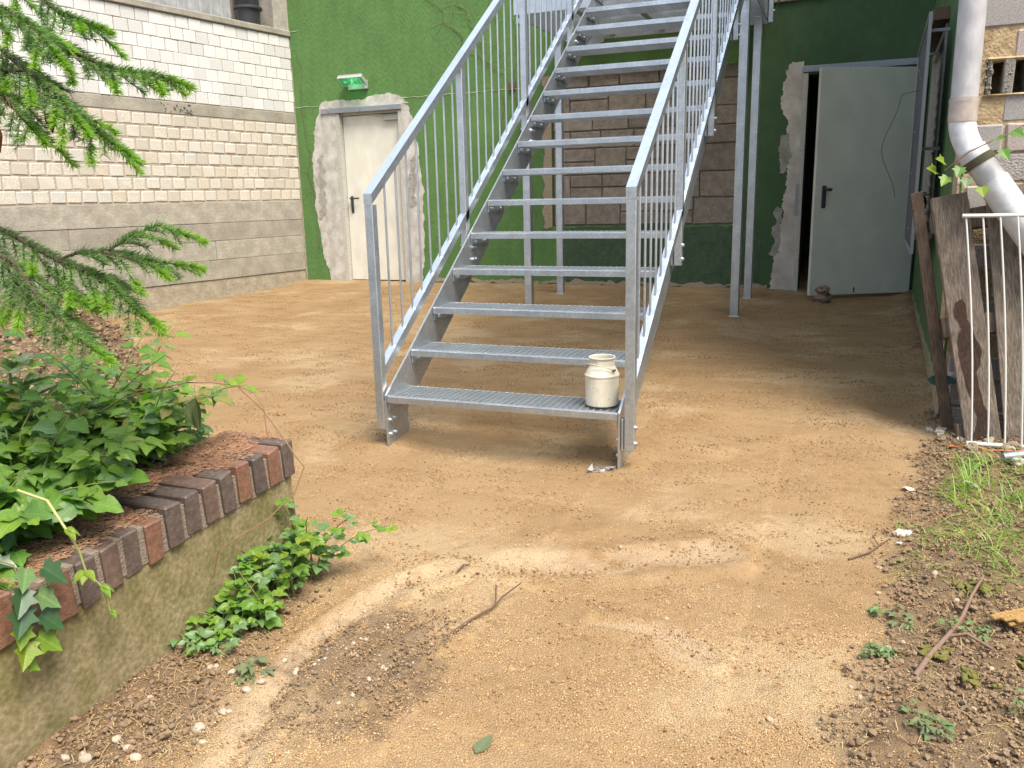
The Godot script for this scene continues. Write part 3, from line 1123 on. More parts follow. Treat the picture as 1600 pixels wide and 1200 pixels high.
func build_wall_vine() -> void:
	# leafless stems of a climber on the render
	var r := rng(35)
	var o := thing("climbing_vine", "dry leafless vine stems clinging to the green house wall", "vine", Vector3(0, BASE_Y, WALL_Z))
	var brown := mat("dry_stem", Color(0.14, 0.11, 0.07), 0.9)
	var light := mat("dry_tendril", Color(0.2, 0.22, 0.1), 0.9)
	for s in [[-2.55, 3.3, -1.95, 2.62], [-2.2, 3.35, -1.9, 2.7], [-1.75, 3.4, -1.58, 0.9], [-1.5, 3.3, -1.42, 1.2], [-1.35, 2.1, -1.3, 0.3], [-1.95, 2.65, -1.5, 2.25], [-4.36, 2.9, -4.28, 0.4], [-1.42, 1.7, -1.25, 0.6]]:
		var path := []
		var rad := []
		var k := 22
		for i in k + 1:
			var t := float(i) / k
			path.append(Vector3(lerpf(s[0], s[2], t) + 0.1 * nb.get_noise_2d(t * 14.0, s[0] * 50.0), lerpf(s[1], s[3], t), 0.008))
			rad.append(lerpf(0.0016, 0.003, r.randf()))
		var m := MB.new()
		m.tube(path, rad, 5)
		var stem := part("stem", m.mesh(), brown, o)
		for q in 5:
			var p: Vector3 = path[r.randi_range(2, k - 3)]
			var tw := [p]
			var dir := Vector3(r.randf_range(-1, 1), r.randf_range(-0.9, 0.3), 0).normalized()
			for i in 5:
				p += dir * 0.05
				dir = (dir + Vector3(r.randf_range(-0.4, 0.4), r.randf_range(-0.5, 0.2), 0)).normalized()
				tw.append(Vector3(p.x, p.y, 0.008))
			m = MB.new()
			m.tube(tw, 0.0013, 4)
			part("tendril", m.mesh(), light, stem)
	# a rusty tuft of dry moss on one stem
	var m2 := MB.new()
	for k in 10:
		add_lump(m2, r, Vector3(-1.36 + r.randf_range(-0.02, 0.02), 1.75 - 0.03 * k, 0.02), r.randf_range(0.012, 0.025))
	part("moss", m2.mesh(), mat("moss_yellow", Color(0.3, 0.25, 0.1), 0.95), o)

# ---------------------------------------------------------------- the steel staircase
func nose(k: int) -> Vector2:      # (y, z) of the front edge of step k, counted from 0
	return Vector2(FIRST + RISE * k, -GOING * k)

func zinc(key: String, tone: float, rough: float) -> StandardMaterial3D:
	var spangle := noise_tex("spangle", 0.045, FastNoiseLite.TYPE_CELLULAR, grey(0.88), grey(1.0), 2)
	var m := mat(key, Color(0.69, 0.735, 0.785) * tone, rough, 0.88, spangle, Vector3.ONE * 2.2, normal_tex("zinc_n", 0.02, FastNoiseLite.TYPE_SIMPLEX_SMOOTH, 1.2, 3), 0.35, true, noise_tex("zinc_streak", 0.01, FastNoiseLite.TYPE_SIMPLEX_SMOOTH, Color(0.88, 0.89, 0.9), Color(1, 1, 1), 4), 1.1)
	return m

func bolt_mesh() -> ArrayMesh:
	var m := MB.new()
	m.tube([Vector3(0, 0, 0), Vector3(0, 0, 0.003)], 0.013, 12)
	m.tube([Vector3(0, 0, 0.003), Vector3(0, 0, 0.012)], 0.0095, 6)
	return m.mesh()

func build_stair() -> void:
	var o := thing("steel_staircase", "galvanised steel staircase with grating steps, railings and a landing on posts", "staircase")
	var z1 := zinc("zinc", 1.0, 0.4)
	var z2 := zinc("zinc_plate", 0.97, 0.42)
	var z3 := zinc("zinc_bright", 1.06, 0.36)
	var zg := zinc("zinc_grating", 1.05, 0.4)
	var W := 1.2
	var steps := 15
	var top_y := FIRST + RISE * steps
	var top_z := -GOING * steps
	var tl := RISE / GOING
	var bolt := bolt_mesh()
	var to_x := Basis(Vector3(0, 1, 0), Vector3(0, 0, 1), Vector3(1, 0, 0))       # bolt axis along +x
	var to_nx := Basis(Vector3(0, 1, 0), Vector3(0, 0, -1), Vector3(-1, 0, 0))
	# stringers: outline in (z, y)
	for side in [0, 1]:
		var m := MB.new()
		var outline := PackedVector2Array([Vector2(0, -0.12), Vector2(0, FIRST + 0.004), Vector2(top_z - 0.02, top_y - 0.01), Vector2(top_z - 0.02, top_y - 0.3), Vector2(-0.214, FIRST + 0.214 * tl - 0.262), Vector2(-0.214, -0.12)])
		var xf := Transform3D(Basis(Vector3(0, 0, 1), Vector3(0, 1, 0), Vector3(-1, 0, 0)), Vector3(0.0 if side == 0 else W + 0.01, 0, 0))
		m.prism(outline, 0.0, 0.01, xf)
		var s := part("stringer", m.mesh(), z2, o)
		# bolt pairs fixing the railing posts, seen on both faces
		for k in 4:
			var pz := -0.045 - 1.062 * k
			var py := FIRST + tl * (-pz) - 0.1
			for q in 2:
				for e in 2:
					var bp := Vector3(0, py - 0.075 * q - (0.06 if k == 0 else 0.0), pz + (0.018 if k == 0 else 0.0) - 0.045 * e)
					if side == 0:
						part("bolt", bolt, z3, s, Transform3D(to_x, bp))
					else:
						part("bolt", bolt, z3, s, Transform3D(to_nx, bp + Vector3(W, 0, 0)))
	# steps
	var frame := MB.new()
	var dep := 0.262
	frame.cham(Vector3(W / 2, -0.016, -0.0025), Vector3(W - 0.006, 0.032, 0.005), 0.001)
	frame.cham(Vector3(W / 2, -0.016, -dep + 0.0015), Vector3(W - 0.006, 0.032, 0.003), 0.0008)
	for x in [0.006, W - 0.006]:
		frame.cham(Vector3(x, -0.035, -dep / 2), Vector3(0.005, 0.07, dep - 0.014), 0.001)
	var frame_mesh := frame.mesh()
	var nosing := MB.new()
	nosing.cham(Vector3(W / 2, 0.0005, -0.015), Vector3(W - 0.006, 0.003, 0.02), 0.001)
	for k in 118:
		nosing.cham(Vector3(0.008 + k * 0.01005, 0.0035, -0.009), Vector3(0.005, 0.004, 0.008), 0.0008)
	var nosing_mesh := nosing.mesh()
	var grate := MB.new()
	for k in 7:
		grate.box(Vector3(W / 2, -0.0155, -0.036 - 0.0325 * k), Vector3(W - 0.014, 0.026, 0.006))
	for k in 36:
		grate.box(Vector3(0.028 + 0.0327 * k, -0.0055, -dep / 2 - 0.006), Vector3(0.008, 0.0145, dep - 0.018))
	var grate_mesh := grate.mesh()
	for k in steps:
		var at := Vector3(0, nose(k).x, nose(k).y)
		var t := part("tread", frame_mesh, z1, o, Transform3D(Basis.IDENTITY, at))
		part("grating", grate_mesh, zg, t)
		part("nosing", nosing_mesh, z3, t)
		for x in [0.0095, W - 0.0095]:
			for q in 2:
				part("bolt", bolt, z3, t, Transform3D(to_x if x < 0.5 else to_nx, Vector3(x, -0.05, -0.06 - 0.13 * q)))
	# railings
	for side in [0, 1]:
		var x := -0.0425 if side == 0 else 1.2525
		var hand := func(z: float) -> float: return 1.255 + tl * (-z)
		var low := func(z: float) -> float: return 0.368 + tl * (-z)
		var zend := top_z + 0.05
		var m := MB.new()
		# hand rail with a mitred lower end, so that it sits on the first post
		var ht := 0.0235
		var outline := PackedVector2Array([Vector2(0.0, 1.275), Vector2(zend, hand.call(zend) + 0.02), Vector2(zend, hand.call(zend) - 0.03), Vector2(0.0, 1.225)])
		var rx := Transform3D(Basis(Vector3(0, 0, 1), Vector3(0, 1, 0), Vector3(-1, 0, 0)), Vector3(x + ht, 0, 0))
		m.prism(outline, 0.0, ht * 2.0, rx)
		part("handrail", m.mesh(), z3, o)
		m = MB.new()
		outline = PackedVector2Array([Vector2(-0.045, low.call(-0.045) + 0.024), Vector2(zend, low.call(zend) + 0.024), Vector2(zend, low.call(zend) - 0.03), Vector2(-0.045, low.call(-0.045) - 0.03)])
		rx.origin.x = x + 0.02
		m.prism(outline, 0.0, 0.04, rx)
		part("lower_rail", m.mesh(), z3, o)
		for k in 4:
			var pz := -0.0225 if k == 0 else -0.045 - 1.062 * k
			var top: float = 1.224 if k == 0 else hand.call(pz) - 0.032
			var bottom: float = 0.1 if k == 0 else FIRST + tl * (-pz) - 0.2
			m = MB.new()
			var wx := 0.045 if k == 0 else 0.04
			m.cham(Vector3(x, (top + bottom) / 2, pz), Vector3(wx, top - bottom, 0.045 if k == 0 else 0.05), 0.003)
			var post := part("post", m.mesh(), z1, o)
			# spacer to the stringer and bolt heads on the outer face
			m = MB.new()
			var sx := -0.015 if side == 0 else 1.22
			m.cham(Vector3(sx, bottom + 0.075, pz), Vector3(0.0085, 0.15, 0.04), 0.001)
			part("spacer", m.mesh(), z1, post)
			for q in 2:
				var bp := Vector3(x + (wx / 2 if side == 1 else -wx / 2), bottom + 0.035 + 0.075 * q, pz)
				part("bolt", bolt, z3, post, Transform3D(to_x if side == 1 else to_nx, bp))
		var rod := MB.new()
		rod.tube([Vector3(0, 0, 0), Vector3(0, 0.826, 0)], 0.006, 8)
		var rod_mesh := rod.mesh()
		for b in 4:
			for k in 8:
				var z := -0.045 - 1.062 * b - 0.118 * (k + 1)
				if z < zend + 0.03:
					continue
				part("baluster", rod_mesh, z3, o, Transform3D(Basis.IDENTITY, Vector3(x, low.call(z) + 0.022, z)))
	# landing
	var lx0 := -0.86
	var lx1 := 1.27
	var lz0 := top_z
	var lz1 := -5.62
	var fascia := func(a: Vector3, b: Vector3, h: float, t: float) -> void:
		var m := MB.new()
		m.bar(a, b, t, h, Vector3.UP, 0.003)
		part("edge_beam", m.mesh(), z2, o)
	var by := top_y - 0.13
	fascia.call(Vector3(lx0, by, lz0 - 0.03), Vector3(-0.013, by, lz0 - 0.03), 0.25, 0.012)
	fascia.call(Vector3(-0.012, by, lz0 - 0.05), Vector3(lx1, by, lz0 - 0.05), 0.25, 0.012)
	fascia.call(Vector3(lx0, by, lz1), Vector3(lx1, by, lz1), 0.25, 0.012)
	fascia.call(Vector3(lx0 + 0.007, by, lz0 - 0.037), Vector3(lx0 + 0.007, by, lz1 + 0.007), 0.25, 0.012)
	fascia.call(Vector3(lx1 - 0.007, by, lz0 - 0.058), Vector3(lx1 - 0.007, by, lz1 + 0.007), 0.25, 0.012)
	for k in 3:
		var jx := lerpf(lx0, lx1, (k + 1) / 4.0)
		var m := MB.new()
		m.bar(Vector3(jx, by - 0.03, lz0 - 0.06), Vector3(jx, by - 0.03, lz1 + 0.008), 0.06, 0.14, Vector3.UP, 0.003)
		part("joist", m.mesh(), z2, o)
	var deck := MB.new()
	var dz := lz0 - 0.06
	while dz > lz1 + 0.03:
		deck.box(Vector3((lx0 + lx1) / 2, top_y - 0.018, dz), Vector3(lx1 - lx0 - 0.03, 0.03, 0.003))
		dz -= 0.0333
	var dx := lx0 + 0.04
	while dx < lx1 - 0.03:
		deck.box(Vector3(dx, top_y - 0.0115, (lz0 + lz1) / 2), Vector3(0.003, 0.012, lz0 - lz1 - 0.12))
		dx += 0.0333
	part("landing_grating", deck.mesh(), zg, o)
	# a bracing plate below the landing on the side of the cream door
	var brace := MB.new()
	brace.prism(PackedVector2Array([Vector2(0, 0), Vector2(0.42, 0), Vector2(0.42, -0.03), Vector2(0.06, -0.22), Vector2(0, -0.22)]), 0.0, 0.012, Transform3D(Basis.IDENTITY, Vector3(lx0 + 0.03, by - 0.125, lz1 + 0.05)))
	part("gusset", brace.mesh(), z2, o)
	# supports
	for p in [Vector2(1.205, -4.16), Vector2(1.205, -5.22), Vector2(-0.78, -4.16), Vector2(-0.81, -5.24)]:
		var m := MB.new()
		m.cham(Vector3(p.x, (by - 0.126 - 0.2) / 2, p.y), Vector3(0.075, by - 0.126 + 0.2, 0.075), 0.005)
		var post := part("support_post", m.mesh(), z1, o)
		m = MB.new()
		m.cham(Vector3(p.x, gh(p.x, p.y) - 0.005, p.y), Vector3(0.1, 0.012, 0.1), 0.002)
		part("base_plate", m.mesh(), z1, post)
	# landing railing posts bolted to the edge beams
	for p in [Vector3(lx1 + 0.03, 0, -4.3), Vector3(lx1 + 0.03, 0, -5.4), Vector3(lx0 - 0.03, 0, -4.3), Vector3(lx0 - 0.03, 0, -5.4)]:
		var m := MB.new()
		m.cham(Vector3(p.x, top_y + 0.38, p.z), Vector3(0.045, 1.34, 0.06), 0.003)
		var post := part("landing_post", m.mesh(), z1, o)
		for q in 2:
			part("bolt", bolt, z3, post, Transform3D(to_x if p.x > 0 else to_nx, Vector3(p.x + (0.0225 if p.x > 0 else -0.0225), top_y - 0.08 - 0.1 * q, p.z)))
	for s in [lx0 - 0.03, lx1 + 0.03]:
		for yy in [1.06, 0.12]:
			var m := MB.new()
			m.bar(Vector3(s, top_y + yy, lz0 - 0.05), Vector3(s, top_y + yy, lz1), 0.045, 0.045)
			part("landing_rail", m.mesh(), z3, o)
	# torn plastic caught at one foot
	var r := rng(44)
	var m2 := MB.new()
	for k in 9:
		var c := Vector3(1.13 + r.randf_range(-0.05, 0.05), 0, -0.01 + r.randf_range(-0.02, 0.03))
		c.y = gh(c.x, c.z) + 0.004
		m2.tri(c, c + Vector3(r.randf_range(-0.05, 0.05), r.randf_range(0.0, 0.03), r.randf_range(-0.04, 0.04)), c + Vector3(r.randf_range(-0.05, 0.05), r.randf_range(0.0, 0.02), r.randf_range(-0.04, 0.04)), Vector3.UP)
	single("plastic_scrap", m2.mesh(), mat("torn_plastic", Color(0.27, 0.31, 0.35), 0.25), "crumpled clear plastic scrap at the staircase foot", "scrap")

func build_milk_can() -> void:
	var base := Vector3(1.088, FIRST + 0.0055, -0.135)
	var o := thing("milk_can", "old cream enamel milk can with wire handle on the lowest step", "milk can", base)
	var spots := noise_tex("enamel", 0.02, FastNoiseLite.TYPE_SIMPLEX_SMOOTH, Color(0.93, 0.9, 0.84), Color(1, 1, 1), 4)
	var cream := mat("cream_enamel", Color(0.65, 0.63, 0.555), 0.38, 0, spots, Vector3.ONE * 3.0, texs["zinc_n"], 0.25, false)
	var rust := mat("rust", Color(0.12, 0.06, 0.03), 0.9)
	var m := MB.new()
	m.lathe([Vector2(0, 0.004), Vector2(0.072, 0.004), Vector2(0.075, 0.0), Vector2(0.0765, 0.006), Vector2(0.0775, 0.02), Vector2(0.0785, 0.138), Vector2(0.0815, 0.142), Vector2(0.0815, 0.148), Vector2(0.0785, 0.151), Vector2(0.073, 0.163), Vector2(0.0605, 0.186), Vector2(0.0585, 0.191), Vector2(0.0575, 0.218)], 48)
	part("body", m.mesh(), cream, o)
	m = MB.new()
	m.lathe([Vector2(0.0575, 0.218), Vector2(0.061, 0.222), Vector2(0.0635, 0.226), Vector2(0.0635, 0.2295), Vector2(0.061, 0.2315), Vector2(0.057, 0.229), Vector2(0.0555, 0.215), Vector2(0.056, 0.19), Vector2(0.07, 0.16), Vector2(0.075, 0.14), Vector2(0.074, 0.01), Vector2(0, 0.01)], 48)
	part("rim", m.mesh(), cream, o)
	m = MB.new()
	m.lathe([Vector2(0.0745, -0.0005), Vector2(0.0785, 0.0), Vector2(0.0788, 0.004), Vector2(0.0775, 0.005)], 40)
	part("foot_ring", m.mesh(), mat("black_steel", Color.WHITE, 1), o)
	# handle: a wire lying against the neck, pivoting on two ears
	var ears := MB.new()
	for s in [-1.0, 1.0]:
		ears.tube([Vector3(0.066 * s, 0.172, 0.0), Vector3(0.083 * s, 0.176, 0.0)], 0.006, 10)
	part("ear", ears.mesh(), rust, o, Transform3D(Basis(Vector3.UP, -0.5), Vector3.ZERO))
	var path := []
	for k in 25:
		var a := PI * k / 24.0
		path.append(Vector3(cos(a) * 0.08, 0.174 + 0.03 * sin(a), sin(a) * 0.0745))
	m = MB.new()
	m.tube(path, 0.0022, 8)
	part("wire_handle", m.mesh(), mat("cream_wire", Color(0.5, 0.46, 0.36), 0.5, 0.2), o, Transform3D(Basis(Vector3.UP, -0.5), Vector3.ZERO))
	var r := rng(45)
	for k in 9:
		m = MB.new()
		var y := r.randf_range(0.01, 0.13) if k < 6 else r.randf_range(0.195, 0.215)
		var rad := 0.0782 if k < 6 else 0.058
		add_lump(m, r, Vector3.ZERO, r.randf_range(0.0012, 0.003), 0.5)
		var a := r.randf_range(0.4, 2.6)
		part("rust_spot", m.mesh(), rust, o, Transform3D(Basis.IDENTITY, Vector3(cos(a) * rad, y, sin(a) * rad)))

# ---------------------------------------------------------------- the annex with the raw brick gable
func build_annex() -> void:
	var r := rng(51)
	var cx := 2.615
	var cz := -1.15
	var o := thing("annex", "outbuilding with green side wall, shuttered window and raw brick gable", "building", Vector3(cx, 0, cz))
	var back := Vector3(2.752, 0, -5.69)
	var along := (back - Vector3(cx, 0, cz))
	var ln := along.length()
	var t := along.normalized()
	# side wall frame: x runs from the gable to the house, z points out to the courtyard
	var bas := Basis(t, Vector3.UP, t.cross(Vector3.UP))
	if bas.z.x > 0.0:
		bas = Basis(t, Vector3.UP, -t.cross(Vector3.UP))
	var fine: Texture2D = texs["fine"]
	var rough_n: Texture2D = texs["rough_n"]
	var green := mat("side_green", Color(0.085, 0.19, 0.06), 0.85, 0, fine, Vector3(0.8, 0.4, 0.8), texs["render_n"], 0.8, true, texs["blot"], 0.7)
	var H := 5.6
	var zax: Vector3 = bas.z
	var wall := func(x0: float, x1: float, y0: float, y1: float, d0: float, d1: float) -> ArrayMesh:
		var m := MB.new()
		var cc := t * ((x0 + x1) / 2) + Vector3.UP * ((y0 + y1) / 2) + zax * ((d0 + d1) / 2)
		var half := [t * ((x1 - x0) / 2), Vector3.UP * ((y1 - y0) / 2), zax * ((d1 - d0) / 2)]
		for a in 3:
			for s in [-1.0, 1.0]:
				var p: Vector3 = half[(a + 1) % 3]
				var q: Vector3 = half[(a + 2) % 3]
				var c: Vector3 = cc + half[a] * s
				m.quad(c - p - q, c + p - q, c + p + q, c - p + q, half[a] * s)
		return m.mesh()
	var wx0 := 2.15
	var wx1 := 3.75
	part("side_wall", wall.call(0.345, wx0, -0.3, H, -0.3, 0.0), green, o)
	part("side_wall", wall.call(0.04, 0.345, -0.3, H, -0.012, 0.0), green, o)
	part("side_wall", wall.call(wx1, ln, -0.3, H, -0.3, 0.0), green, o)
	part("side_wall", wall.call(wx0, wx1, -0.3, 0.93, -0.3, 0.0), green, o)
	part("side_wall", wall.call(wx0, wx1, 2.36, H, -0.3, 0.0), green, o)
	part("roof", wall.call(-0.1, ln, H + 0.002, H + 0.2, -4.2, 0.15), mat("roof_felt", Color.WHITE, 1), o)
	# torn render edge along the foot and at the corner
	var m := MB.new()
	m.prism(ragged([Vector2(0.07, 0.0), Vector2(ln - 0.05, 0.12), Vector2(ln - 0.05, 0.24), Vector2(0.07, 0.2)], r, 0.05, 0.05), 0.0, 0.008, Transform3D(bas, Vector3.ZERO))
	part("plaster_foot", m.mesh(), mat("stained_plaster", Color(0.30, 0.27, 0.17), 0.95, 0, texs["plaster_patch"], Vector3.ONE, rough_n, 1.0), o)
	m = MB.new()
	m.prism(ragged([Vector2(0.05, 0.0), Vector2(0.13, 0.0), Vector2(0.1, 0.55), Vector2(0.14, 1.2), Vector2(0.1, 2.2), Vector2(0.05, 2.2)], r, 0.03, 0.06), 0.0, 0.01, Transform3D(bas, Vector3.ZERO))
	part("broken_edge", m.mesh(), mat("tan_plaster", Color.WHITE, 1), o)
	for p in [[0.9, 2.9, 0.06, 0.35], [1.25, 2.72, 0.05, 0.25], [0.7, 2.5, 0.05, 0.2]]:
		m = MB.new()
		m.prism(ragged([Vector2(p[0] - p[2], p[1] - p[3]), Vector2(p[0] + p[2], p[1] - p[3]), Vector2(p[0] + p[2], p[1] + p[3]), Vector2(p[0] - p[2], p[1] + p[3])], r, 0.03, 0.12), 0.0, 0.004, Transform3D(bas, Vector3.ZERO))
		part("bare_spot", m.mesh(), mat("tan_plaster", Color.WHITE, 1), o)
	# window: frame, slats, sill, lintel board
	var white := mat("old_white_paint", Color(0.5, 0.49, 0.45), 0.7, 0, fine, Vector3.ONE * 3.0)
	var win := Node3D.new()
	win.name = "window"
	o.add_child(win, true)
	part("frame", wall.call(wx0, wx0 + 0.06, 0.95, 2.36, -0.1, 0.015), white, win)
	part("frame", wall.call(wx1 - 0.06, wx1, 0.95, 2.36, -0.1, 0.015), white, win)
	part("frame", wall.call(wx0 + 0.06, wx1 - 0.06, 2.3, 2.36, -0.1, 0.014), white, win)
	part("sill", wall.call(wx0 - 0.05, wx1 + 0.05, 0.88, 0.93, -0.02, 0.12), white, win)
	part("lintel_board", wall.call(wx0 - 0.1, wx1 + 0.1, 2.37, 2.45, 0.002, 0.1), mat("brown_wood", Color(0.15, 0.09, 0.055), 0.8, 0, fine, Vector3(2, 9, 2)), win)
	var slat := mat("shutter_slat", Color(0.42, 0.41, 0.37), 0.7, 0, fine, Vector3.ONE * 2.0)
	for k in 14:
		var y := 1.02 + 0.094 * k
		m = MB.new()
		var b2 := Basis(t, Vector3.UP.rotated(t, 0.0), zax)
		m.cham(t * ((wx0 + wx1) / 2) + Vector3.UP * y + zax * -0.03, Vector3(wx1 - wx0 - 0.13, 0.082, 0.02), 0.004, b2 * Basis.from_euler(Vector3(0.2, 0, 0)))
		part("slat", m.mesh(), slat, win)
	part("backing", wall.call(wx0, wx1, 0.93, 2.36, -0.28, -0.12), mat("black_steel", Color.WHITE, 1), win)
	# gable of grey blocks in yellow mortar, facing the camera side
	var gx := 0.02
	m = MB.new()
	# left open where the hollow block is broken out
	m.box(Vector3(0.035, 2.65, -0.19), Vector3(0.07, 5.9, 0.3))
	m.box(Vector3(2.23, 2.65, -0.19), Vector3(3.94, 5.9, 0.3))
	m.box(Vector3(0.165, 0.685, -0.19), Vector3(0.19, 1.97, 0.3))
	m.box(Vector3(0.165, 3.715, -0.19), Vector3(0.19, 3.77, 0.3))
	m.box(Vector3(0.165, 1.75, -0.32), Vector3(0.19, 0.16, 0.04))
	part("gable_mortar", m.mesh(), mat("yellow_mortar", Color(0.50, 0.385, 0.235), 0.95, 0, noise_tex("yellow_patch", 0.02, FastNoiseLite.TYPE_SIMPLEX_SMOOTH, Color(0.75, 0.72, 0.68), Color(1, 1, 1), 5), Vector3.ONE * 1.5, rough_n, 1.0), o)
	var stones := []
	for k in 5:
		var e: Color = [Color(0.44, 0.40, 0.38), Color(0.40, 0.38, 0.37), Color(0.46, 0.39, 0.36), Color(0.37, 0.35, 0.34), Color(0.45, 0.42, 0.39)][k]
		stones.append(mat("grey_stone_%d" % k, e, 0.92, 0, fine, Vector3.ONE * (2.0 + k), rough_n, 1.2))
	var row := 0
	var y := -0.02
	while y < 3.4:
		var h := 0.142
		var x := gx + (0.0 if row % 2 == 0 else -0.07)
		while x < 1.9:
			var w := r.randf_range(0.15, 0.27)
			var hole := row == 12 and x + w > 0.08 and x < 0.25
			if not hole and x >= gx - 0.001:
				m = MB.new()
				m.cham(Vector3.ZERO, Vector3(w - 0.013, h - 0.012, 0.06), 0.008, Basis.IDENTITY, jitters(r, 0.005))
				part("stone_block", m.mesh(), stones[r.randi() % 5], o, Transform3D(Basis.IDENTITY, Vector3(x + w / 2, y + h / 2, -0.062 + r.randf_range(-0.006, 0.006))))
			x += w
		y += h
		row += 1
	# a broken hollow block: rough webs round two open cells
	var hb := Node3D.new()
	hb.name = "hollow_block"
	o.add_child(hb, true)
	hb.set_meta("label", "broken hollow concrete block with two open cells")
	var raw := mat("raw_concrete", Color(0.27, 0.25, 0.22), 0.97, 0, fine, Vector3.ONE * 4.0, rough_n, 2.0)
	for web in [[0.082, 0.026], [0.165, 0.04], [0.25, 0.026]]:
		m = MB.new()
		m.cham(Vector3(web[0], 1.75, -0.1), Vector3(web[1], 0.165, 0.14), 0.006, Basis.IDENTITY, jitters(r, 0.008))
		part("web", m.mesh(), raw, hb)
	m = MB.new()
	m.cham(Vector3(0.165, 1.836, -0.05), Vector3(0.2, 0.024, 0.05), 0.008, Basis.IDENTITY, jitters(r, 0.01))
	m.cham(Vector3(0.165, 1.668, -0.05), Vector3(0.2, 0.022, 0.05), 0.008, Basis.IDENTITY, jitters(r, 0.01))
	part("face_shell", m.mesh(), mat("yellow_mortar", Color.WHITE, 1), hb)
	m = MB.new()
	for k in 60:
		add_lump(m, r, Vector3([0.082, 0.165, 0.25][k % 3] + r.randf_range(-0.014, 0.014), r.randf_range(1.68, 1.825), -0.032), r.randf_range(0.004, 0.009), 0.8, 1)
	part("rubble_face", m.mesh(), raw, hb)
	# rest of the annex so that it stands closed
	m = MB.new()
	m.box(Vector3(4.2, 2.65, -2.3), Vector3(0.25, 5.9, 4.5))
	part("far_wall", m.mesh(), mat("tan_mortar", Color.WHITE, 1), o)
	# pier at the corner foot with two courses
	for q in 2:
		m = MB.new()
		m.cham(Vector3(0.11, 0.08 + 0.16 * q, 0.02), Vector3(0.17, 0.15, 0.12), 0.008, Basis.IDENTITY, jitters(r, 0.005))
		part("pier_block", m.mesh(), stones[q], o)
	# window screen held off the wall
	var sc := thing("window_screen", "dark mesh screen on brackets in front of the shuttered window", "screen", Vector3(cx, 0, cz))
	var smat := StandardMaterial3D.new()
	smat.albedo_color = Color(lin(0.1, 0.11, 0.13), 0.82)
	smat.transparency = BaseMaterial3D.TRANSPARENCY_ALPHA
	smat.roughness = 0.6
	smat.resource_name = "screen_mesh"
	part("mesh_panel", wall.call(1.46, 3.22, 0.84, 2.3, 0.138, 0.142), smat, sc)
	var fr := mat("grey_frame", Color(0.3, 0.31, 0.32), 0.5, 0.4)
	part("frame", wall.call(1.44, 1.46, 0.82, 2.32, 0.13, 0.15), fr, sc)
	part("frame", wall.call(3.22, 3.24, 0.82, 2.32, 0.13, 0.15), fr, sc)
	part("frame", wall.call(1.46, 3.22, 2.3, 2.32, 0.13, 0.15), fr, sc)
	part("frame", wall.call(1.46, 3.22, 0.82, 0.84, 0.13, 0.15), fr, sc)
	for p in [[1.9, 2.27], [1.9, 1.5], [1.9, 0.9], [3.0, 2.27], [3.0, 0.9]]:
		part("bracket", wall.call(p[0], p[0] + 0.02, p[1], p[1] + 0.02, 0.0, 0.13), fr, sc)
	for k in 14:
		m = MB.new()
		add_lump(m, r, t * r.randf_range(1.5, 3.1) + Vector3.UP * (0.95 + 1.2 * r.randf()) + zax * 0.145, r.randf_range(0.003, 0.007), 0.8)
		part("paint_fleck", m.mesh(), white, sc)
	# loose cable in front of the open door
	var path := []
	for k in 20:
		var f := k / 19.0
		path.append(Vector3(2.43 - 0.09 * sin(f * PI) + 0.02 * sin(f * 9.0), 1.93 - 0.75 * f, -3.6))
	m = MB.new()
	m.tube(path, 0.0024, 6)
	var hook: Array = [Vector3(2.43, 1.93, -3.6), Vector3(2.52, 1.95, -3.6), Vector3(2.56, 1.95, -3.62)]
	m.tube(hook, 0.0024, 6)
	single("hanging_cable", m.mesh(), mat("black_plastic", Color.WHITE, 1), "thin black cable dangling from the window screen", "cable")
	# tangle of old wires on the sill
	var tangle := MB.new()
	for k in 9:
		var pp := []
		var c := t * r.randf_range(2.2, 2.7) + Vector3.UP * 0.97 + zax * 0.06 + Vector3(cx, 0, cz)
		for i in 12:
			pp.append(c + Vector3(0.03 * sin(i * 1.1 + k), 0.02 * i + 0.03 * cos(i * 0.9 + k * 2.0), 0.05 * sin(i * 0.7 + k * 3.0)))
		tangle.tube(pp, 0.005, 5)
	single("wire_tangle", tangle.mesh(), mat("black_plastic", Color.WHITE, 1), "tangle of black wires piled on the window sill", "wire")

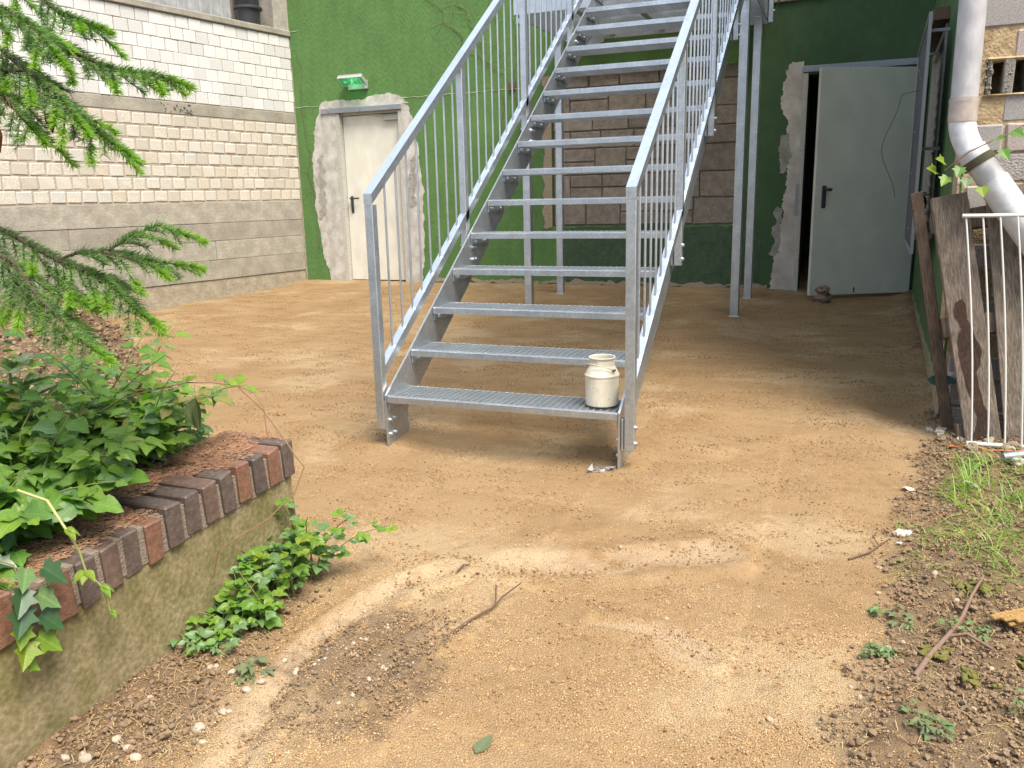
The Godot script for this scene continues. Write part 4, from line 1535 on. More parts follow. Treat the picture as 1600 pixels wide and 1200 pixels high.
func build_pipe() -> void:
	var o := thing("drainpipe", "pale grey plastic rain pipe bending off the brick gable", "drainpipe")
	var pvc := mat("grey_pvc", Color(0.48, 0.475, 0.495), 0.45, 0, texs["fine"], Vector3(1.5, 0.5, 1.5), null, 1.0, true, null, 1.2)
	var pvc_w := mat("white_pvc", Color(0.62, 0.63, 0.66), 0.42, 0, texs["fine"], Vector3.ONE * 1.2)
	var stain := mat("stained_pvc", Color(0.47, 0.40, 0.36), 0.5, 0, texs["blot"], Vector3(3, 2, 3))
	var a := Vector3(2.575, 5.3, -1.015)
	var b := Vector3(2.585, 1.60, -1.015)
	var m := MB.new()
	m.tube([a, b], 0.0581, 36)
	part("pipe", m.mesh(), pvc, o)
	m = MB.new()
	m.tube([b + Vector3(0, 0.05, 0), b + Vector3(0, 0.035, 0), b + Vector3(0, 0.03, 0), b + Vector3(0, -0.0581, 0)], [0.0610, 0.0652, 0.0622, 0.0618], 36)
	part("socket", m.mesh(), stain, o)
	var c := Vector3(2.66, 1.36, -0.955)
	var d := Vector3(2.96, 0.93, -0.9)
	var elbow := []
	for k in 9:
		var t := k / 8.0
		var p := b + Vector3(0, -0.0539, 0)
		var q := b + Vector3(0.005, -0.14, 0)
		elbow.append(p.lerp(q, t).lerp(q.lerp(c, t), t))
	m = MB.new()
	m.tube(elbow, 0.0589, 36)
	part("elbow", m.mesh(), pvc_w, o)
	var dir := (d - c).normalized()
	m = MB.new()
	m.tube([c - dir * 0.0622, c - dir * 0.06, c - dir * 0.055, c - dir * 0.012], [0.063, 0.068, 0.0655, 0.065], 36)
	part("collar", m.mesh(), pvc_w, o)
	m = MB.new()
	m.tube([c - dir * 0.016, c - dir * 0.008, c + dir * 0.014, c + dir * 0.02], [0.067, 0.0715, 0.0715, 0.066], 36)
	part("seal_ring", m.mesh(), mat("mossy_seal", Color(0.09, 0.08, 0.045), 0.95, 0, texs["fine"], Vector3.ONE * 6), o)
	m = MB.new()
	m.tube([c + dir * 0.02, c + dir * 0.13], 0.0605, 36)
	part("pipe", m.mesh(), pvc, o)
	m = MB.new()
	m.tube([c + dir * 0.11, c + dir * 0.115, d + dir * 1.2], [0.0625, 0.0685, 0.0685], 36)
	part("sleeve", m.mesh(), pvc_w, o)
	m = MB.new()
	for y in [2.6, 4.2]:
		m.tube([Vector3(2.577, y, -1.015), Vector3(2.577, y + 0.03, -1.015)], 0.0614, 24)
		m.cham(Vector3(2.63, y + 0.015, -1.1), Vector3(0.03, 0.02, 0.16), 0.002)
	part("pipe_clip", m.mesh(), mat("dull_zinc", Color.WHITE, 1), o)

func wood(key: String, col: Color) -> StandardMaterial3D:
	var g := noise_tex("wood_grain", 0.028, FastNoiseLite.TYPE_SIMPLEX_SMOOTH, grey(0.55), grey(1.0), 5)
	return mat(key, col, 0.88, 0, g, Vector3(9.0, 0.7, 9.0), texs["rough_n"], 0.8, false, texs["blot"], 1.4)

func build_pallet() -> void:
	var r := rng(61)
	# leaning on the gable, its top pushed over towards the green side wall
	var o := thing("wooden_pallet", "weathered wooden pallet leaning on the brick gable under the rain pipe", "pallet", Vector3(2.78, -0.005, -0.80))
	o.basis = Basis.from_euler(Vector3(-0.19, 0.0, 0.17))
	var woods := [wood("grey_wood", Color(0.32, 0.25, 0.195)), wood("brown_wood_board", Color(0.27, 0.195, 0.14)), wood("pale_wood", Color(0.37, 0.295, 0.225)), wood("dark_wood", Color(0.17, 0.11, 0.075))]
	var xs := [0.0, 0.19, 0.37, 0.54, 0.72]
	var ws := [0.155, 0.135, 0.145, 0.14, 0.15]
	for k in 5:
		var m := MB.new()
		m.cham(Vector3(xs[k], 0.625, 0.0), Vector3(ws[k], 1.25, 0.021), 0.003, Basis.from_euler(Vector3(0, 0, [0.02, -0.035, 0.05, -0.02, 0.01][k])), jitters(r, 0.004))
		var b := part("board", m.mesh(), woods[[0, 2, 0, 1, 2][k]], o)
		for q in [0.12, 0.62, 1.12]:
			m = MB.new()
			for s in [-0.03, 0.03]:
				m.tube([Vector3(xs[k] + s, q, 0.008), Vector3(xs[k] + s, q, 0.0125)], 0.0035, 6)
			part("nail", m.mesh(), mat("rust", Color.WHITE, 1), b)
	for y in [0.1, 0.62, 1.13]:
		var m := MB.new()
		m.cham(Vector3(0.36, y, -0.06), Vector3(0.92, 0.1, 0.095), 0.004, Basis.IDENTITY, jitters(r, 0.004))
		part("stringer_beam", m.mesh(), woods[1], o)
	for k in 3:
		var m := MB.new()
		m.cham(Vector3([0.02, 0.34, 0.7][k], 0.62, -0.121), Vector3(0.14, 1.24, 0.02), 0.003, Basis.IDENTITY, jitters(r, 0.004))
		part("board", m.mesh(), woods[3], o)
	# damp, dark stain: bark left on the first board
	var m2 := MB.new()
	m2.prism(ragged([Vector2(-0.02, 0.05), Vector2(0.03, 0.05), Vector2(0.03, 0.55), Vector2(-0.01, 0.75), Vector2(-0.05, 0.7), Vector2(-0.03, 0.3)], r, 0.03, 0.035), 0.0095, 0.0125)
	part("bark_strip", m2.mesh(), wood("bark", Color(0.085, 0.04, 0.022)), o)
	# loose boards standing beside it
	var spots := [[Vector3(2.66, -0.03, -0.94), 0.055, 1.28, 0.19, 3, "dark plank wedged on edge beside the leaning pallet"], [Vector3(3.08, -0.01, -0.94), 0.12, 1.42, 0.10, 1, "taller brown plank propped behind the leaning pallet"]]
	for s in spots:
		var m := MB.new()
		m.cham(Vector3(0, s[2] / 2, 0), Vector3(s[1], s[2], 0.03), 0.003, Basis.IDENTITY, jitters(r, 0.003))
		single("loose_plank", m.mesh(), woods[s[4]], s[5], "plank", "", Transform3D(Basis.from_euler(Vector3(-0.1, 0, s[3])), s[0]))

func build_wire_rack() -> void:
	var o := thing("wire_rack", "white coated wire rack standing in front of the leaning pallet", "rack", Vector3(2.715, 0.06, -0.70))
	o.basis = Basis.from_euler(Vector3(-0.1, 0, 0))
	var white := mat("white_coated_wire", Color(0.57, 0.56, 0.53), 0.45)
	var m := MB.new()
	m.tube([Vector3(-0.02, 0.012, 0), Vector3(0.7, 0.012, 0)], 0.0105, 10)
	part("lower_rail", m.mesh(), white, o)
	m = MB.new()
	m.tube([Vector3(-0.115, 1.06, 0), Vector3(0.62, 1.06, 0)], 0.009, 10)
	part("upper_rail", m.mesh(), white, o)
	for k in 10:
		var x := 0.0 + 0.068 * k
		var path := []
		for i in 9:
			var t := i / 8.0
			path.append(Vector3(lerpf(x, x - 0.1, t) + 0.012 * sin(t * PI), lerpf(0.012, 1.06, t), 0.004 * sin(t * 5.0 + k)))
		m = MB.new()
		m.tube(path, 0.0042, 8)
		part("rod", m.mesh(), white, o)

func stones_near_gable() -> void:
	var r := rng(62)
	var pale := mat("rubble_pale", Color(0.40, 0.36, 0.29), 0.95, 0, texs["fine"], Vector3.ONE * 5, texs["rough_n"], 1.2)
	var brown := mat("rubble_brown", Color(0.24, 0.19, 0.135), 0.95, 0, texs["fine"], Vector3.ONE * 5, texs["rough_n"], 1.2)
	for k in 26:
		var x := r.randf_range(2.56, 2.98)
		var z := r.randf_range(-1.0, -0.42)
		if k < 8:
			x = r.randf_range(2.58, 2.72)
			z = r.randf_range(-1.0, -0.75)
		var s := r.randf_range(0.012, 0.036)
		var m := MB.new()
		add_lump(m, r, Vector3.ZERO, s, 0.7, 2)
		single("rubble_stone", m.mesh(), pale if k % 3 == 0 else brown, "%s rubble stone in the heap at the foot of the pallet" % ("pale" if k % 3 == 0 else "brown"), "stone", "rubble by the pallet", Transform3D(Basis.IDENTITY, on(x, z, s * 0.25)))
	# door stop stone
	var m2 := MB.new()
	add_lump(m2, r, Vector3(0, 0.04, 0), 0.08, 0.65, 2)
	add_lump(m2, r, Vector3(-0.005, 0.11, 0.0), 0.06, 0.85, 2)
	single("door_stone", m2.mesh(), mat("doorstop_stone", Color(0.23, 0.165, 0.13), 0.95, 0, texs["fine"], Vector3.ONE * 4, texs["rough_n"], 1.5), "lumpy brown stone holding the ajar grey door", "stone", "", Transform3D(Basis.IDENTITY, on(1.93, -4.98, 0.0)))
	# orange cable, metal tube, white plaster scraps
	var path := []
	for k in 12:
		var t := k / 11.0
		var x := lerpf(2.62, 3.05, t)
		var z := -0.7 + 0.05 * sin(t * 4.0) + 0.06 * t
		path.append(on(x, z, 0.012))
	var m3 := MB.new()
	m3.tube(path, 0.0045, 6)
	single("orange_cable", m3.mesh(), mat("orange_rubber", Color(0.36, 0.11, 0.03), 0.6), "thin orange cable lying in front of the wire rack", "cable")
	m3 = MB.new()
	var ta := on(2.80, -0.42, 0.035)
	var tb := on(3.2, -0.62, 0.05)
	m3.tube([ta, tb], 0.017, 16)
	single("metal_tube", m3.mesh(), mat("dull_zinc", Color.WHITE, 1), "short grey metal tube lying in the grass", "tube")
	for p in [[2.37, 0.37, 0.03, "flat white plaster scrap trodden into the sand edge"], [2.42, -0.13, 0.026, "white plaster crumb beside the grass edge"], [2.66, -0.16, 0.032, "white plaster scrap among the grass blades"], [2.36, 0.46, 0.012, "tiny white plaster chip beside the flat scrap"]]:
		m3 = MB.new()
		add_lump(m3, r, Vector3.ZERO, p[2], 0.3, 2)
		single("plaster_scrap", m3.mesh(), mat("plaster_white", Color(0.52, 0.48, 0.43), 0.9, 0, texs["fine"], Vector3.ONE * 6), p[3], "scrap", "", Transform3D(Basis.IDENTITY, on(p[0], p[1], 0.008)))
	# splintered yellow wood
	m3 = MB.new()
	for k in 9:
		var s := Vector3(r.randf_range(-0.03, 0.03), 0.012 + 0.012 * (k % 3), r.randf_range(-0.02, 0.02))
		m3.bar(s + Vector3(-0.06, 0, 0.035), s + Vector3(0.09, 0.02, -0.05), r.randf_range(0.012, 0.025), r.randf_range(0.008, 0.016), Vector3.UP, 0.003)
	single("wood_splinter", m3.mesh(), mat("fresh_wood", Color(0.46, 0.27, 0.09), 0.85, 0, texs["wood_grain"], Vector3(6, 6, 6)), "freshly split orange wood chunk on the soil border", "wood", "", Transform3D(Basis.IDENTITY, on(2.66, 0.98, 0.0)))

func branchy(called: String, pts: Array, rad: float, col: StandardMaterial3D, label: String, fork := []) -> void:
	var m := MB.new()
	var radii := []
	for i in pts.size():
		radii.append(rad * (1.0 - 0.55 * i / (pts.size() - 1.0)))
	m.tube(pts, radii, 7)
	if fork.size():
		m.tube(fork, rad * 0.55, 6)
	single(called, m.mesh(), col, label, "twig")

func build_litter() -> void:
	var r := rng(71)
	var bark := mat("twig_bark", Color(0.13, 0.08, 0.05), 0.95, 0, texs["fine"], Vector3.ONE * 8)
	branchy("fallen_twig", [on(1.06, 1.50, 0.004), on(1.11, 1.42, 0.007), on(1.136, 1.33, 0.016), on(1.15, 1.27, 0.028), on(1.185, 1.2, 0.045)], 0.0052, bark, "small forked twig lying on the sand", [on(1.14, 1.31, 0.02), on(1.125, 1.27, 0.035), on(1.116, 1.245, 0.05)])
	branchy("fallen_stick", [on(2.355, 1.32, 0.012), on(2.40, 1.22, 0.016), on(2.45, 1.11, 0.02), on(2.5, 0.99, 0.024), on(2.536, 0.88, 0.03), on(2.585, 0.73, 0.04)], 0.0085, mat("stick_bark", Color(0.22, 0.14, 0.10), 0.95, 0, texs["fine"], Vector3.ONE * 8), "long bare brown stick lying across the soil border", [on(2.45, 1.11, 0.02), on(2.5, 1.1, 0.02), on(2.56, 1.14, 0.015)])
	branchy("fallen_root", [on(2.19, 0.62, 0.005), on(2.26, 0.55, 0.012), on(2.29, 0.49, 0.012), on(2.33, 0.41, 0.006)], 0.0042, bark, "thin curled root at the soil border beside the white scrap", [on(2.29, 0.49, 0.012), on(2.27, 0.43, 0.018), on(2.285, 0.38, 0.012)])
	branchy("fallen_chip", [on(0.92, 1.14, 0.005), on(0.935, 1.11, 0.012), on(0.95, 1.09, 0.006)], 0.005, bark, "short dark wood chip alone on the sand")
	# loose pebbles
	var white := mat("pebble_white", Color(0.43, 0.36, 0.28), 0.7, 0, texs["fine"], Vector3.ONE * 6)
	var tan := mat("pebble_tan", Color(0.42, 0.31, 0.22), 0.75, 0, texs["fine"], Vector3.ONE * 6)
	var sets := [
		[26, Rect2(0.72, 1.45, 0.34, 0.5), 0.0045, 0.009, white, "small white pebble in the dark earth patch", "white pebbles in the earth patch"],
		[22, Rect2(0.42, 1.75, 0.34, 0.6), 0.008, 0.018, white, "pale rounded pebble in the soil strip below the planter", "pale pebbles below the planter"],
		[18, Rect2(2.2, 0.6, 0.5, 1.0), 0.006, 0.013, tan, "tan pebble pressed into the soil border", "tan pebbles in the soil border"],
		[9, Rect2(0.8, 0.6, 1.4, 1.3), 0.006, 0.012, tan, "lone tan pebble lying on the open sand", "tan pebbles on the sand"],
	]
	for s in sets:
		for k in s[0]:
			var a: Rect2 = s[1]
			var x := a.position.x + a.size.x * r.randf()
			var z := a.position.y + a.size.y * r.randf()
			var q := r.randf_range(s[2], s[3])
			var m := MB.new()
			add_lump(m, r, Vector3.ZERO, q, 0.65, 2, 0.22)
			single("pebble", m.mesh(), s[4], s[5], "pebble", s[6], Transform3D(Basis.IDENTITY, on(x, z, q * 0.3)))

# ---------------------------------------------------------------- the planter
func build_planter() -> void:
	var r := rng(81)
	var o := thing("brick_planter", "low mossy concrete planter wall with a coping of dark clinker bricks", "planter", Vector3(0.35, 0.038, 1.22))
	o.rotation.x = 0.058
	var moss := noise_tex("moss_patch", 0.011, FastNoiseLite.TYPE_SIMPLEX_SMOOTH, Color(0.74, 0.76, 0.58), Color(1, 0.98, 0.94), 5)
	var conc := mat("mossy_concrete", Color(0.37, 0.315, 0.215), 0.95, 0, moss, Vector3(1.3, 1.0, 1.3), texs["brick_n"], 0.5, true, noise_tex("pitted", 0.035, FastNoiseLite.TYPE_SIMPLEX_SMOOTH, Color(0.72, 0.7, 0.66), Color(1, 1, 1), 6), 2.6)
	var m := MB.new()
	m.cham(Vector3(-0.14, 0.04, 1.3), Vector3(0.26, 0.46, 2.58), 0.006)
	part("concrete_wall", m.mesh(), conc, o)
	m = MB.new()
	m.box(Vector3(-0.142, 0.3175, 1.29), Vector3(0.272, 0.109, 2.555))
	part("mortar", m.mesh(), mat("planter_mortar", Color(0.26, 0.215, 0.165), 0.95, 0, texs["fine"], Vector3.ONE * 3, texs["rough_n"], 1.5), o)
	var bricks := []
	var tones := [Color(0.165, 0.125, 0.11), Color(0.29, 0.15, 0.1), Color(0.21, 0.14, 0.115), Color(0.33, 0.185, 0.125), Color(0.14, 0.11, 0.105)]
	for k in 5:
		bricks.append(mat("clinker_%d" % k, tones[k], 0.5, 0, texs["fine"], Vector3.ONE * (3.0 + k), texs["rough_n"], 0.7, true, noise_tex("clinker_blot", 0.02, FastNoiseLite.TYPE_SIMPLEX_SMOOTH, Color(0.74, 0.72, 0.71), Color(1, 1, 1), 4), 3.0))
	var pat := [0, 1, 4, 1, 0, 2, 0, 0, 1, 0, 2, 0, 1, 2, 1, 1, 0, 1]
	for k in 33:
		var z := 0.034 + 0.0775 * k
		var worn := k >= 8 and k < 14
		m = MB.new()
		var sx := 0.285
		m.cham(Vector3.ZERO, Vector3(sx, 0.128, 0.058), 0.005, Basis.IDENTITY, jitters(r, 0.0035))
		var tilt := Basis.from_euler(Vector3(r.randf_range(-0.02, 0.02), r.randf_range(-0.02, 0.02), r.randf_range(-0.012, 0.012)))
		part("coping_brick", m.mesh(), bricks[pat[k % pat.size()]], o, Transform3D(tilt, Vector3(-0.136 + r.randf_range(-0.004, 0.004) + (-0.012 if k == 9 else 0.0), 0.333 - (0.02 if worn else 0.0) + r.randf_range(-0.002, 0.002), z)))
	# short return at the far end, buried in the bed
	m = MB.new()
	m.cham(Vector3(-0.62, 0.1, 0.07), Vector3(0.68, 0.4, 0.14), 0.01, Basis.IDENTITY, jitters(r, 0.01))
	part("end_wall", m.mesh(), conc, o)
	# fallen spruce needles on the coping
	var nm := MB.new()
	nm.tube([Vector3(-0.008, 0, 0), Vector3(0.0, 0.001, 0), Vector3(0.008, 0, 0)], [0.0005, 0.0011, 0.0005], 3, false)
	var where := []
	for k in 15000:
		var z := 1.24 + 1.35 * r.randf()
		var x := 0.34 - 0.42 * pow(r.randf(), 0.8)
		if nb.get_noise_2d(x * 9.0, z * 9.0) + 0.9 * (0.2 - x) < -0.2 or (x > 0.31 and r.randf() < 0.6):
			continue
		var top := 0.437 - 0.058 * (z - 1.22) - (0.02 if z > 1.83 and z < 2.3 else 0.0) if x > 0.065 else gh(x, z) + 0.008
		where.append(Transform3D(Basis.from_euler(Vector3(r.randf_range(-0.3, 0.3), r.randf() * TAU, r.randf_range(-0.3, 0.3))), Vector3(x, top + r.randf_range(0.001, 0.006), z)))
	var nd_o := scatter("fallen_needles", nm.mesh(), mat("dry_needle", Color(0.42, 0.235, 0.14), 0.85), where, self)
	tag(nd_o, "rust brown fallen spruce needles covering the planter coping", "needles", "", "stuff")

# ---------------------------------------------------------------- leaves
# blade lies along +z from its stalk, upper face +y
func leaf_mesh(len: float, wid: float, fold: float, curl: float, tip := 1.0, wave := 0.0) -> ArrayMesh:
	var m := MB.new()
	m.mapped = true
	var rows := 6
	var P := []
	for i in rows + 1:
		var t := float(i) / rows
		var w := wid * 0.5 * pow(sin(PI * pow(t, 0.72)), 0.85) * (1.0 if t < 0.6 else lerpf(1.0, 0.8, (t - 0.6) / 0.4 * tip))
		if i == 0 or i == rows:
			w = 0.0004
		var y := -curl * t * t * len
		var z := len * t
		var wv := wave * sin(i * 2.1)
		P.append([Vector3(-w, y + w * fold + wv, z), Vector3(-w * 0.5, y + w * fold * 0.35, z), Vector3(0, y, z), Vector3(w * 0.5, y + w * fold * 0.35, z), Vector3(w, y + w * fold - wv, z), t])
	var us := [0.0, 0.25, 0.5, 0.75, 1.0]
	for i in rows:
		for k in 4:
			var a: Vector3 = P[i][k]
			var b: Vector3 = P[i][k + 1]
			var c: Vector3 = P[i + 1][k + 1]
			var d: Vector3 = P[i + 1][k]
			var nn := (c - a).cross(b - d)
			if nn.y < 0.0:
				nn = -nn
			nn = nn.normalized() if nn.length() > 0.0 else Vector3.UP
			var ta := Vector2(us[k], P[i][5])
			var tb := Vector2(us[k + 1], P[i][5])
			var tc := Vector2(us[k + 1], P[i + 1][5])
			var td := Vector2(us[k], P[i + 1][5])
			m.smooth(a, b, c, nn, nn, nn, ta, tb, tc)
			m.smooth(a, c, d, nn, nn, nn, ta, tc, td)
	return m.mesh()

# lobed outline as a fan from the stalk, cupped a little
func lobed_leaf(outline: Array, size: float, cup: float) -> ArrayMesh:
	var m := MB.new()
	m.mapped = true
	var c := Vector3(0, 0, size * 0.25)
	var pts := []
	for p in outline:
		pts.append(Vector3(p.x * size, cup * absf(p.x) * size - 0.12 * cup * p.y * p.y * size, p.y * size))
	for p in range(outline.size() - 1, -1, -1):
		var q: Vector2 = outline[p]
		if absf(q.x) > 0.001:
			pts.append(Vector3(-q.x * size, cup * absf(q.x) * size - 0.12 * cup * q.y * q.y * size, q.y * size))
	for i in pts.size():
		var a: Vector3 = pts[i]
		var b: Vector3 = pts[(i + 1) % pts.size()]
		var n := (a - c).cross(b - c)
		if n.y < 0:
			n = -n
		n = n.normalized() if n.length() > 0.0 else Vector3.UP
		var mp := func(v: Vector3) -> Vector2: return Vector2(0.5 + v.x / size * 0.5, clampf(v.z / size, 0, 1))
		m.smooth(c, a, b, n, n, n, mp.call(c), mp.call(a), mp.call(b))
	return m.mesh()

func ivy_outline() -> Array:
	return [Vector2(0, -0.02), Vector2(0.16, -0.1), Vector2(0.4, -0.02), Vector2(0.3, 0.14), Vector2(0.52, 0.36), Vector2(0.28, 0.46), Vector2(0.2, 0.66), Vector2(0.0, 0.98)]

func face(dir: Vector3, up: Vector3) -> Basis:
	var z := dir.normalized()
	var x := up.cross(z)
	if x.length() < 0.01:
		x = Vector3.RIGHT.cross(z)
	x = x.normalized()
	return Basis(x, z.cross(x), z)

var leaf_kinds := {}

func leaf_kind(kind: String) -> Array:
	if leaf_kinds.has(kind):
		return leaf_kinds[kind]
	var out := []
	for k in 3:
		var f := 0.12 + 0.12 * k
		match kind:
			"ovate": out.append(leaf_mesh(0.075, 0.044, f, 0.05 + 0.17 * k, 1.0, 0.003))
			"broad": out.append(leaf_mesh(0.072, 0.056, f, 0.05 + 0.18 * k, 1.0, 0.0035))
			"small": out.append(leaf_mesh(0.042, 0.026, f, 0.2 + 0.15 * k, 1.0, 0.001))
			"round": out.append(leaf_mesh(0.04, 0.033, f * 0.7, 0.1 + 0.15 * k, 0.2, 0.001))
			"ivy": out.append(lobed_leaf(ivy_outline(), 0.068, 0.12 + 0.14 * k))
			"jag":
				var pts := [Vector2(0, 0)]
				for i in 6:
					pts.append(Vector2(0.05, 0.1 + 0.14 * i))
					pts.append(Vector2(0.26 - 0.03 * i, 0.18 + 0.14 * i))
				pts.append(Vector2(0, 1.05))
				out.append(lobed_leaf(pts, 0.17, 0.3 + 0.2 * k))
	leaf_kinds[kind] = out
	return out

# a plant of several stems; each leaf is a part. spread: radius of the ground it grows from
func plant(called: String, label: String, category: String, at: Vector3, spread: float, stems: int, height: float, lean: Vector3, kind: String, cols: Array, per: int, seed: int, group := "", ternate := false, scale := 1.0, limit := 280) -> Node3D:
	var r := rng(seed)
	var o := thing(called, label, category, at, group)
	var kinds := leaf_kind(kind)
	var stem_m := mat("green_stem", Color(0.14, 0.17, 0.05), 0.7)
	var put := 0
	var rest := []
	for s in stems:
		var a := r.randf() * TAU
		var p := Vector3(cos(a), 0, sin(a)) * spread * sqrt(r.randf())
		p.y = gh(at.x + p.x, at.z + p.z) - at.y - 0.01 if absf(p.y + at.y - gh(at.x, at.z)) < 0.1 else 0.0
		var h := height * r.randf_range(0.55, 1.1)
		var dir := (Vector3(r.randf_range(-0.5, 0.5), 1.0, r.randf_range(-0.5, 0.5)) + lean * r.randf_range(0.4, 1.2)).normalized()
		var path := [p]
		var n := 7
		for i in n:
			p += dir * h / n
			dir = (dir + Vector3(r.randf_range(-0.2, 0.2), -0.13 + r.randf_range(-0.08, 0.05), r.randf_range(-0.2, 0.2)) + lean * 0.12).normalized()
			path.append(p)
		var m := MB.new()
		var rad := []
		for i in n + 1:
			rad.append(lerpf(0.0028, 0.0012, float(i) / n) * scale)
		m.tube(path, rad, 5)
		var stem := part("stem", m.mesh(), stem_m, o)
		for k in per:
			var t := lerpf(0.3, 1.0, float(k + r.randf() * 0.5) / per)
			var f := t * n
			var i := mini(int(f), n - 1)
			var q: Vector3 = path[i].lerp(path[i + 1], f - i)
			var ax: Vector3 = (path[i + 1] - path[i]).normalized()
			for side in [-1.0, 1.0]:
				var az := k * 1.57 + (0.0 if side > 0 else PI) + r.randf_range(-0.4, 0.4)
				var outd := Vector3(cos(az), r.randf_range(-0.35, 0.3), sin(az))
				outd = (outd + ax * 0.25).normalized()
				var stalk := 0.014 * scale
				var sc := scale * r.randf_range(0.5, 1.25) * lerpf(1.05, 0.75, t)
				var mt: Material = cols[0] if t > 0.88 and r.randf() < 0.7 else cols[r.randi_range(1, cols.size() - 1)]
				var blades := [0.0, -0.95, 0.95] if ternate else [0.0]
				for bl in blades:
					var dd := outd.rotated(Vector3.UP, bl)
					var base := q + outd * stalk * (2.0 if ternate else 1.0)
					var bs := face(dd, (Vector3(0.45, 1.0, 0.15) + Vector3(r.randf_range(-0.5, 0.5), 0, r.randf_range(-0.5, 0.5))).normalized()).scaled_local(Vector3.ONE * sc)
					var xf := Transform3D(bs, base)
					if put < limit:
						part("leaf", kinds[r.randi() % 3], mt, o, xf)
						put += 1
					else:
						rest.append(xf)
	if rest.size():
		scatter("leaves", kinds[1], cols[-1], rest, o)
	return o

func build_bed_plants() -> void:
	var bright := leaf_mat("leaf_bright", Color(0.27, 0.45, 0.06), 0.45)
	var mid := leaf_mat("leaf_mid", Color(0.225, 0.41, 0.07), 0.46)
	var deep := leaf_mat("leaf_deep", Color(0.15, 0.31, 0.06), 0.44)
	var cool := leaf_mat("leaf_cool", Color(0.24, 0.40, 0.17), 0.4)
	var lime := leaf_mat("leaf_lime", Color(0.32, 0.45, 0.05), 0.45)
	var dark := leaf_mat("leaf_ivy_dark", Color(0.05, 0.12, 0.05), 0.32)
	var tired := leaf_mat("leaf_tired", Color(0.33, 0.33, 0.1), 0.6)
	var cols := [bright, mid, deep, cool, mid, bright, mid, cool, mid, deep, cool, tired]
	# the thicket on the bed, plant by plant
	var g := "shrubs crowding the planter"
	plant("leafy_shrub", "bushy shrub with broad green leaves at the planter corner", "shrub", on(-0.08, 1.6, 0.0), 0.12, 16, 0.48, Vector3(0.06, 0, 0), "broad", cols, 9, 101, g, false, 1.05)
	plant("leafy_shrub", "tall shrub with pointed leaves below the lower spruce branch", "shrub", on(-0.22, 1.6, 0.0), 0.18, 18, 0.58, Vector3(0.12, 0, 0), "ovate", cols, 9, 102, g, false, 1.15)
	plant("leafy_shrub", "dense shrub of three-part leaves spilling towards the coping", "shrub", on(-0.06, 1.86, 0.0), 0.14, 15, 0.42, Vector3(0.12, 0, 0.0), "small", [bright, mid, cool, mid, bright], 7, 103, g, true, 1.6)
	plant("leafy_shrub", "broad-leaved shrub beside the trailing ivy", "shrub", on(-0.02, 2.14, 0.0), 0.16, 20, 0.40, Vector3(0.42, 0, 0.05), "broad", [mid, mid, deep, cool, bright, mid], 9, 104, g, false, 1.3)
	plant("leafy_shrub", "dark shrub deep in the bed behind the others", "shrub", on(-0.45, 1.85, 0.0), 0.24, 20, 0.58, Vector3(0.1, 0, 0), "ovate", [mid, deep, mid, deep], 9, 105, g, false, 1.2)
	plant("leafy_shrub", "small-leaved shrub at the far end of the coping", "shrub", on(-0.05, 1.4, 0.0), 0.08, 9, 0.28, Vector3(0.02, 0, -0.1), "small", [bright, mid, bright, cool], 7, 106, g, true, 1.15)
	plant("leafy_shrub", "low shrub with cool green leaves on the soil slope", "shrub", on(-0.5, 1.45, 0.0), 0.18, 12, 0.36, Vector3(0.1, 0, 0), "ovate", [bright, cool, mid, cool], 7, 107, g, false, 1.05)
	# jagged thistle rosette
	var r := rng(110)
	var th := thing("thistle", "thistle with jagged silvery leaves rising above the shrubs", "thistle", on(-0.36, 1.74, 0.0))
	var silver := leaf_mat("leaf_silver", Color(0.26, 0.34, 0.2), 0.4)
	var tm := MB.new()
	tm.tube([Vector3(0, 0, 0), Vector3(0.03, 0.2, 0.01), Vector3(0.05, 0.4, 0.02)], 0.005, 6)
	part("stem", tm.mesh(), mat("green_stem", Color.WHITE, 1), th)
	for k in 9:
		var az := k * 2.4
		var dd := Vector3(cos(az), 0.35, sin(az))
		part("leaf", leaf_kind("jag")[k % 3], silver if k % 3 else bright, th, Transform3D(face(dd, Vector3.UP).scaled_local(Vector3.ONE * r.randf_range(0.8, 1.15)), Vector3(0.03, 0.24 + 0.02 * k, 0.01)))
	# weeds at the foot of the planter
	var gw := "weeds at the planter foot"
	plant("weed", "tall leafy weed against the planter end", "weed", on(0.43, 1.30, 0.0), 0.035, 6, 0.33, Vector3(0.03, 0, 0), "round", [lime, mid, bright, cool], 5, 121, gw, true, 1.05)
	plant("weed", "bushy three-leaved weed in the middle of the planter foot", "weed", on(0.43, 1.46, 0.0), 0.06, 10, 0.25, Vector3(0.05, 0, 0), "round", [lime, bright, mid, cool], 5, 122, gw, true, 1.05)
	plant("weed", "low clump of round leaves hugging the planter foot", "weed", on(0.43, 1.66, 0.0), 0.08, 10, 0.19, Vector3(0.05, 0, 0), "round", [bright, mid, cool, bright], 4, 123, gw, true, 1.05)
	plant("weed", "sparse weed with pointed leaves next to the soil strip", "weed", on(0.40, 1.8, 0.0), 0.05, 6, 0.10, Vector3(0.15, 0, 0), "small", [bright, mid, cool], 3, 124, gw, true, 0.9)
	plant("weed", "wilted pale weed lying on the soil strip", "weed", on(0.56, 1.86, 0.0), 0.02, 2, 0.13, Vector3(0.9, -0.3, 0.1), "small", [leaf_mat("leaf_wilted", Color(0.3, 0.32, 0.15), 0.7), leaf_mat("leaf_wilted2", Color(0.2, 0.24, 0.12), 0.7)], 3, 125, gw, true, 0.8)
	plant("seedling", "lime green seedling on the dug soil slope", "seedling", on(-0.95, 0.75, 0.0), 0.03, 4, 0.2, Vector3(0.2, 0, 0), "small", [lime, lime, bright], 3, 126, "", true, 1.0)
